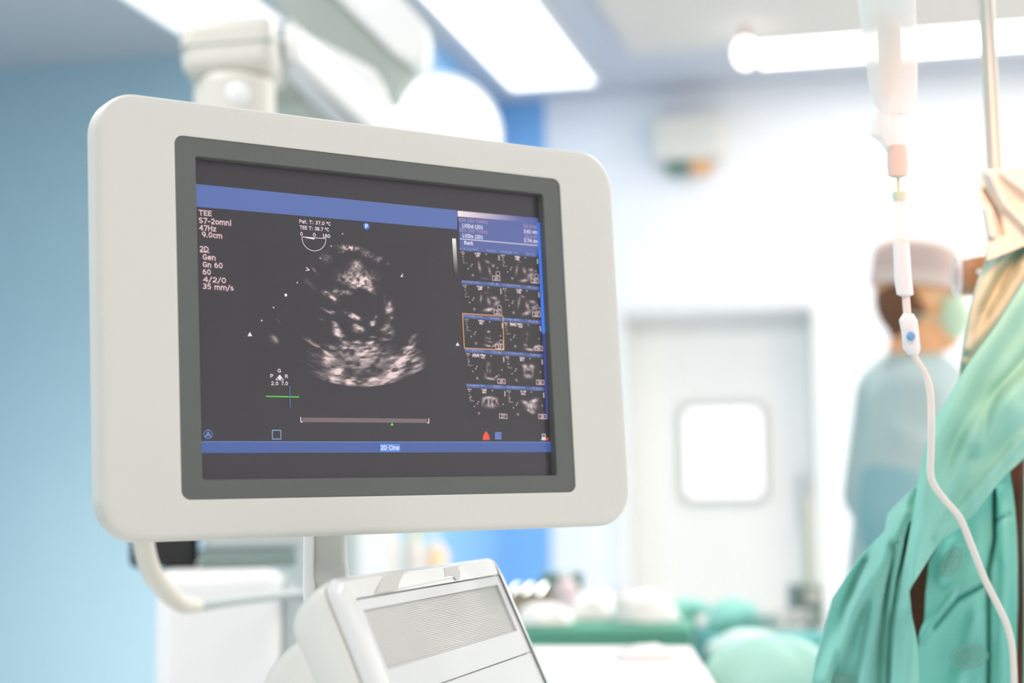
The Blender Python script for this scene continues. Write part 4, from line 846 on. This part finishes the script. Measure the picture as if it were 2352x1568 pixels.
# ------------------------------------------------------------------ person in a blue-grey gown
DP = 3.67; e = DP / F
pc = at(2110, 1143, DP); base = Vector((pc.x, pc.y, 0))
person = thing('person', 'person in blue-grey gown, mauve cap and pale green mask, in profile facing right', 'person', base)
PF = frame((0, 0, 0), RT * 1.0, fw, Z)
def pp_(x, y, dep=0.): return at(x, y, DP) + fw * dep - base
def caps(mb, chain, n=20):      # tapered capsules through (point, radius)
    for (a, ra), (b, rb) in zip(chain[:-1], chain[1:]):
        mb.tube([a, b], [ra, rb], n); mb.ell(a, ra, ra, ra, n=n); mb.ell(b, rb, rb, rb, n=n)
    return mb
def remesh(o, vox, smooth=6):
    r = o.modifiers.new('skin', 'REMESH'); r.mode = 'VOXEL'; r.voxel_size = vox; r.use_smooth_shade = True
    s = o.modifiers.new('relax', 'SMOOTH'); s.factor = .5; s.iterations = smooth; return o
fl = Vector((0, 0, 0))
def ground(x, dy): return Vector(((x - 2110) * e, dy, 0))
b = MB()
hc = pp_(2112, 668)
Rh = Matrix.Rotation(math.radians(8), 3, 'Y')
b.ell(hc + Vector((-.008, 0, .02)), .096, .076, .098, n=24, k=16)           # skull
b.ell(hc + Vector((.028, 0, -.05)), .062, .056, .085, Rh, n=24, k=14)        # face and jaw
b.ell(hc + Vector((.055, 0, -.115)), .032, .032, .022)                     # chin
b.ell(hc + Vector((.088, 0, -.045)), .018, .012, .022)                     # nose
b.ell(hc + Vector((.078, 0, -.018)), .016, .04, .012)                      # brow
b.ell(hc + Vector((.0, -.076, -.03)), .016, .010, .03); b.ell(hc + Vector((.0, .076, -.03)), .016, .010, .03)   # ears
caps(b, [(hc + Vector((-.01, 0, -.07)), .055), (pp_(2095, 850), .06), (pp_(2092, 900), .05)])
caps(b, [(pp_(2100, 985), .105), (pp_(2112, 1050), .115), (pp_(2125, 1200), .115), (pp_(2120, 1330), .125)])
for sgn, hip in ((-1, -.09), (1, .09)):
    sh_ = pp_(2060 if sgn < 0 else 2085, 915, .14 * sgn); el = pp_(1992 if sgn < 0 else 2036, 1170, .20 * sgn); wr = pp_(2215, 1235, .15 * sgn)
    caps(b, [(pp_(2092, 905, .05 * sgn), .05), (sh_, .05), (el, .042), (wr, .03)])
    # hand: palm and five bent fingers
    fx = (wr - el).normalized(); fz = Vector((0, 0, -1)); fy = fx.cross(fz)
    b.ell(wr + fx * .05, .045, .022, .04)
    for q_, (off, ln) in enumerate(((-.03, .062), (-.01, .075), (.01, .07), (.03, .055))):
        k0 = wr + fx * .085 + Vector((0, off, 0)); k1 = k0 + (fx * .8 + fz * .5).normalized() * ln * .5; k2 = k1 + (fx * .3 + fz).normalized() * ln * .5
        caps(b, [(k0, .009), (k1, .0085), (k2, .0075)], 8)
    k0 = wr + fx * .03 + Vector((0, -.035 * sgn, -.01)); k1 = k0 + (fx + Vector((0, -.7 * sgn, -.4))).normalized() * .035; k2 = k1 + fx * .03
    caps(b, [(k0, .011), (k1, .01), (k2, .008)], 8)
    hp_ = Vector((0, hip, .95)); kn = Vector((.03, hip, .5)); an = Vector((-.01, hip, .09))
    caps(b, [(Vector((pp_(2120, 1330).x, 0, .98)), .12), (hp_, .10), (kn, .062), (an, .042)])
    b.ell(Vector((.06, hip, .04)), .12, .045, .04)
body = remesh(obj('body', b, m_skin, person), .009, 4)
# gown
g = MB()
caps(g, [(pp_(2092, 885), .085), (pp_(2098, 930), .135), (pp_(2105, 1050), .15), (pp_(2110, 1200), .15), (pp_(2105, 1400), .165), (Vector((0, 0, .5)), .2), (Vector((0, 0, .34)), .21)], 28)
caps(g, [(pp_(2080, 895, .0), .09), (pp_(2060, 930, -.1), .09)], 24)
caps(g, [(pp_(2090, 885, -.12), .075), (pp_(2052, 915, -.16), .085), (pp_(2030, 1000, -.18), .082), (pp_(2015, 1090, -.2), .082)], 24)
caps(g, [(pp_(2090, 885, .12), .075), (pp_(2080, 905, .16), .08), (pp_(2040, 1160, .2), .065), (pp_(2200, 1230, .15), .045)], 24)
for k in range(8):     # sleeve and back folds
    g.tube([pp_(2000 + k * 22, 960 + 16 * k, -.26), pp_(2020 + k * 22, 1080 + 10 * k, -.26), pp_(1990 + k * 20, 1190, -.25)], .013, 8)
remesh(obj('gown', g, m_gown, person), .013, 5)
sl2 = MB()
caps(sl2, [(pp_(2015, 1085, -.2), .083), (pp_(2000, 1150, -.22), .078), (pp_(2010, 1200, -.22), .08), (pp_(2100, 1225, -.2), .062), (pp_(2200, 1238, -.16), .045)], 24)
remesh(obj('sleeve', sl2, m_gown2, person), .012, 5)['label'] = 'bent teal forearm sleeve'
# hair, cap, mask
h = MB(); h.ell(hc + Vector((-.035, 0, -.02)), .068, .074, .085, n=24); h.ell(hc + Vector((-.045, 0, -.08)), .03, .045, .045)
remesh(obj('hair', h, m_hair, person), .007, 2)
def capring(z, rx, ry, dx=0, tilt=.12):
    return [hc + Vector((dx + rx * math.cos(a), ry * math.sin(a), z - tilt * -1 * rx * math.cos(a) * -1 + (0))) for a in [2 * math.pi * i / 32 for i in range(32)]]
cap = MB().loops([capring(.012, .101, .082, -.006), capring(.04, .103, .084, -.006), capring(.085, .098, .08, -.004), capring(.105, .085, .07, -.002), capring(.115, .06, .05, -.002)])
obj('surgical_cap', cap, m_cap, person, angle=60)
obj('cap_band', MB().loops([capring(.004, .1035, .0845, -.006), capring(.008, .1065, .0875, -.006), capring(.030, .1065, .0875, -.006), capring(.034, .1035, .0845, -.006)], cap0=False, cap1=False), m_capband, person)
mk = MB(); mk.ell(hc + Vector((.062, 0, -.056)), .050, .074, .060, Matrix.Rotation(math.radians(-12), 3, 'Y'), n=24)
mk.tube([hc + Vector((.05, -.07, -.03)), hc + Vector((.0, -.083, -.02))], .0025, 6).tube([hc + Vector((.05, -.056, -.08)), hc + Vector((-.04, -.07, -.06))], .0025, 6)
obj('face_mask', mk, m_mask, person)
for sg in (-1, 1):
    obj('eye', MB().ell(hc + Vector((.074, .032 * sg, -.003)), .012, .014, .009), m_eye, person)

# ------------------------------------------------------------------ tables, cloths and tools, bottom centre
def heap(name, cx, cy, rx, rs, h, m, parent, z, amp=.2, seed=0, n=28, rot=0.):      # soft cloth heap, footprint ellipse in room axes
    mb = MB(); vs = []; 
    c = at_z(cx, cy, z)
    for j in range(n // 2 + 1):
        for i in range(n):
            a = 2 * math.pi * i / n; t = j / (n // 2); rad = (1 - t)
            k = 1 + amp * noise.noise(Vector((math.cos(a) * 1.7 + seed, math.sin(a) * 1.7, t * 2)))
            pr = math.sin(math.pi / 2 * rad) * k; hz = math.cos(math.pi / 2 * rad) * h * (1 + amp * noise.noise(Vector((math.cos(a) * 2 + seed, math.sin(a) * 2, seed))) * (1 - t) * 2)
            x, y = pr * rx * math.cos(a), pr * rs * math.sin(a)
            v = U * (x * math.cos(rot) - y * math.sin(rot)) + Wd * (x * math.sin(rot) + y * math.cos(rot)) + Z * (max(hz, 0) + .001)
            vs.append(v)
    fs = [(j * n + i, j * n + (i + 1) % n, (j + 1) * n + (i + 1) % n, (j + 1) * n + i) for j in range(n // 2) for i in range(n)]
    fs.append(tuple(range(n - 1, -1, -1)))
    mb.add(vs, fs); o = obj(name, mb, m, parent, angle=180)
    o.location = c; return o
def draped_table(name, label, corners, z, m, hang, legm=m_metal, cat='table'):
    cs = [at_z(x, y, z) for x, y in corners]; c = sum(cs, Vector()) / 4; c.z = 0
    t = thing(name, label, cat, c)
    def lerp2(u, v): return (cs[0] * (1 - u) + cs[1] * u) * (1 - v) + (cs[3] * (1 - u) + cs[2] * u) * v
    n = 40; mb = MB(); vs = []
    ringpts = []
    for k in range(4):
        for i in range(n): a = cs[k]; b_ = cs[(k + 1) % 4]; ringpts.append(a + (b_ - a) * (i / n))
    cen = sum(cs, Vector()) / 4
    rings_ = []
    for sc, dz in ((.0, 0), (.5, 0), (.9, 0), (.975, -.002), (.995, -.008), (1., -.02)):
        rings_.append([cen + (p - cen) * max(sc, .02) + Vector((0, 0, dz)) - c for p in ringpts])
    for k in range(1, 8):
        f = k / 7; rr2 = []
        for i, p in enumerate(ringpts):
            wv = .012 * f * math.sin(i * .9) + .02 * f * noise.noise(Vector((i * .13, f, z * 10)))
            rr2.append(cen + (p - cen) * (1 + wv * 2 + .01 * f) + Vector((0, 0, -.02 - hang * f)) - c)
        rings_.append(rr2)
    mb.loops(rings_, cap0=True, cap1=False)
    o = obj('cloth', mb, m, t, angle=70)
    lg = MB()
    tt_ = obj('tabletop', MB().loops([[cen + (p - cen) * .985 + Vector((0, 0, -.035)) - c for p in ringpts[::n]], [cen + (p - cen) * .985 + Vector((0, 0, -.01)) - c for p in ringpts[::n]]]), legm, t, smooth=False)
    for p in cs:
        q = cen + (p - cen) * .88 - c
        obj('leg', MB().tube([(q.x, q.y, 0), (q.x, q.y, z - .03)], .015, 10), legm, t)
    return t
m_wcloth = mat('white_table_cloth', (.78, .78, .79), .8, bump=.2, bscale=200)
m_tablegr = mat('green_table_cloth', (.10, .34, .25), .85, bump=.2, bscale=200)
draped_table('instrument_table', 'white cloth-covered table in the foreground right of the pod', [(1130, 1480), (1590, 1480), (1700, 1640), (1130, 1640)], .90, m_wcloth, .55)
t2 = draped_table('back_table', 'table with dark green cloth carrying tools, behind the white table', [(1080, 1405), (1600, 1400), (1585, 1440), (1060, 1442)], .90, m_tablegr, .5)
hh = heap('folded_white_cloth', 1485, 1515, .055, .04, .022, m_wcloth, None, .9005, .4, 3., rot=.6); tag(hh, 'crumpled fold of white cloth on the foreground white table', 'cloth')
zt2 = .901
o = heap('gauze_pad', 1252, 1432, .055, .06, .04, m_gauze, None, zt2, .3, 1.); tag(o, 'bright white gauze pad nearest the pod edge on the back table', 'gauze', 'white gauze on the back table')
o = heap('gauze_pad', 1366, 1420, .06, .07, .055, m_gauze, None, zt2, .3, 2.); tag(o, 'tall white gauze pad in the middle of the back table', 'gauze', 'white gauze on the back table')
o = heap('gauze_pad', 1490, 1427, .058, .06, .06, m_gauze, None, zt2, .3, 5.); tag(o, 'largest white gauze heap at the right end of the back table', 'gauze', 'white gauze on the back table')
def tray(label, cx, cy, w_, d_, h_, m, z=zt2):
    c = at_z(cx, cy, z); t = thing('instrument_tray', label, 'tray', c)
    R_ = ROOM.to_3x3().to_4x4()
    mb = MB().box(-w_, w_, -d_, d_, .001, .006)
    for a in (-w_, w_ - .004): mb.box(a, a + .004, -d_, d_, .004, h_)
    for a in (-d_, d_ - .004): mb.box(-w_, w_, a, a + .004, .004, h_)
    obj('tray_body', mb, m, t, M=R_, smooth=False)
    for k in range(3):
        obj('tool', MB().tube([R_ @ Vector((-w_ * .8 + k * .03, -d_ * .6, h_ * .6)), R_ @ Vector((-w_ * .6 + k * .03, d_ * .7, h_ + .01))], .005, 8), m_metal, t)
    return t
tray('brownish metal tray of tools beside the pod edge', 1212, 1412, .05, .05, .05, m_tray)
m_gbox = mat('green_box', (.16, .30, .24), .5)
def bottle(name, label, cx, cy, z, r, h_, m, capm, cat='bottle', group=None):
    c = at_z(cx, cy, z); t = thing(name, label, cat, c, group=group)
    mb = MB().loops([[Vector((q_ * math.cos(a), q_ * math.sin(a), zz)) for a in [2 * math.pi * i / 20 for i in range(20)]] for q_, zz in ((r * .9, .001), (r, .006), (r, h_ * .7), (r * .7, h_ * .8), (r * .4, h_ * .86), (r * .4, h_ * .92))])
    obj('bottle_body', mb, m, t); obj('cap', MB().tube([(0, 0, h_ * .9), (0, 0, h_)], r * .48, 16), capm, t); return t
bottle('medicine_bottle', 'pale pink bottle on the back table beside the blue wall', 1300, 1415, zt2, .026, .09, mat('pale_pink', (.75, .62, .66), .5), m_whitepl)
c = at_z(1270, 1400, zt2)
gb = thing('green_box', 'small dark green box behind the white gauze on the back table', 'box', at_z(1292, 1404, zt2)); obj('box_body', MB().box(-.045, .045, -.03, .03, .001, .075), m_gbox, gb, bevel=.006); obj('lid', MB().box(-.047, .047, -.032, .032, .075, .084), m_gbox, gb, bevel=.003)
bottle('medicine_bottle', 'white bottle on the back table left of the largest gauze heap', 1432, 1428, zt2, .02, .07, m_whitepl, m_whitepl)
# draped operating table to the right of the tables
ot = draped_table('operating_table', 'operating table under teal surgical cloth at the lower right', [(1600, 1432), (1900, 1490), (2050, 1640), (1730, 1640)], .84, m_teal, .6, cat='operating table')
o = heap('mint_cloth', 1778, 1595, .12, .075, .09, m_mint, None, .8405, .2, 8., rot=-.3); tag(o, 'pale mint cloth roll in the foreground of the operating table', 'cloth')
o = heap('pale_cloth', 1715, 1505, .08, .05, .05, mat('pale_aqua_cloth', (.66, .86, .84), .85), None, .8405, .25, 4., rot=.5); tag(o, 'pale aqua cloth bundle behind the mint roll', 'cloth')
o = heap('teal_cloth', 1580, 1408, .055, .07, .03, m_green, None, .9005, .25, 6.); tag(o, 'bright teal cloth heap at the right end of the back table', 'cloth')
o = heap('teal_cloth', 1690, 1447, .075, .09, .07, m_green, None, .8405, .3, 9.); tag(o, 'small teal cloth peak right of the bright teal heap', 'cloth')
o = heap('teal_cloth', 1850, 1490, .15, .09, .035, m_teal, None, .8405, .2, 12.); tag(o, 'dark blue-teal cloth heap beside the green drape', 'cloth')
for (x, y, lab) in ((1782, 1452, 'steel bowl left of the two on the operating table'), (1822, 1444, 'steel bowl right of the two, below the pump')):
    c = at_z(x, y, .845); t = thing('kidney_bowl', lab, 'bowl', c, group='steel bowls')
    obj('bowl_body', MB().loops([[Vector((q_ * math.cos(a), q_ * math.sin(a), zz)) for a in [2 * math.pi * i / 24 for i in range(24)]] for q_, zz in ((.02, .001), (.035, .01), (.045, .04), (.042, .04), (.03, .012))]), mat('satin_steel', (.75, .72, .70), .35, metal=.4), t)
# pump on a stand behind
c = at(1850, 1400, 4.1); st_ = thing('infusion_pump', 'grey-green infusion pump on a slim stand before the door edge', 'infusion pump', Vector((c.x, c.y, 0)))
e = 4.1 / F; zc = c.z
obj('stand_pole', MB().tube([(10 * e, 0, .03), (10 * e, 0, at(1860, 1140, 4.1).z)], .016, 12), mat('pole_cream', (.70, .70, .60), .4), st_)
obj('pump_body', MB().box(-36 * e, 36 * e, -.05, .04, zc - 40 * e, zc + 62 * e), m_cabdk, st_, bevel=.01)
obj('display', MB().box(-6 * e, 24 * e, -.055, -.05, zc + 20 * e, zc + 45 * e), m_cream, st_, bevel=.002)
obj('dial', MB().tube([(0, -.05, zc - 12 * e), (0, -.062, zc - 12 * e)], 13 * e, 20), m_boom, st_)
for k in range(4):
    a = k * math.pi / 2; obj('foot', MB().tube([(10 * e, 0, .05), (10 * e + .22 * math.cos(a), .22 * math.sin(a), .02)], .014, 8), m_metal, st_)
# shelf trolley with bags and bottles near the blue wall
zc = 1.0; sc = at_z(950, 1300, .95)
DS = 5.6; e = DS / F; c = at(930, 1330, DS); zsh = c.z
tr = thing('trolley', 'small white trolley against the blue wall behind the pod', 'trolley', mw=Matrix.Translation((c.x, c.y, 0)) @ Matrix.Rotation(-PHI, 4, 'Z'))
obj('shelf', MB().box(-.30, .24, -.12, .2, zsh - .02, zsh), m_cab, tr, bevel=.004); obj('shelf', MB().box(-.30, .24, -.12, .2, .3, .32), m_cab, tr, bevel=.004)
for a in (-.28, .22):
    for b_ in (-.1, .18): obj('leg', MB().tube([(a, b_, 0), (a, b_, zsh)], .012, 8), m_metal, tr)
def on_tr(px, dx=0): return at(px, 1330, DS - .02 + dx)
def place(name, label, px, w_, h_, m, cat, capm):
    p = on_tr(px); t = thing(name, label, cat, Vector((p.x, p.y, zsh)))
    mb = MB().loops([[Vector((q_ * w_ * math.cos(a), q_ * w_ * .6 * math.sin(a), zz)) for a in [2 * math.pi * i / 20 for i in range(20)]] for q_, zz in ((.85, .001), (1, .02), (1, h_ * .75), (.75, h_ * .9), (.3, h_ * .95))])
    obj('container_body', mb, m, t); obj('cap', MB().tube([(0, 0, h_ * .94), (0, 0, h_ + .02)], w_ * .3, 12), capm, t); return t
m_canw = mat('canister_offwhite', (.66, .62, .57), .5)
place('white_canister', 'tall white canister on the trolley behind the pod', 897, .036, .17, m_canw, 'canister', m_whitepl)
place('white_canister', 'yellow-capped white canister between the tall one and the orange pack', 952, .034, .15, m_canw, 'canister', m_yellow)
place('orange_pack', 'orange container at the right end of the trolley', 1005, .036, .12, mat('soft_orange', (.85, .58, .38), .5), 'container', m_whitepl)
place('white_jar', 'short white jar on the trolley beside the grey post', 838, .035, .05, m_whitepl, 'jar', m_whitepl)
gg = at(800, 1260, 4.6)
gt_ = thing('grey_cabinet', 'tall grey-green cabinet seen in the gap beside the monitor post', 'cabinet', mw=Matrix.Translation((at(735, 1260, 4.9).x, at(735, 1260, 4.9).y, 0)) @ Matrix.Rotation(-PHI, 4, 'Z'))
obj('body', MB().box(-.14, .13, 0, .3, .0, 1.16), m_cabgray, gt_, bevel=.01); obj('door', MB().box(-.13, .12, -.015, 0, .05, 1.12), m_cabgray, gt_, bevel=.004)

for o in SC.objects:
    if o.type == 'MESH' and o.parent is None and not o.get('kind') and not o.get('category'): print('UNTAGGED', o.name)
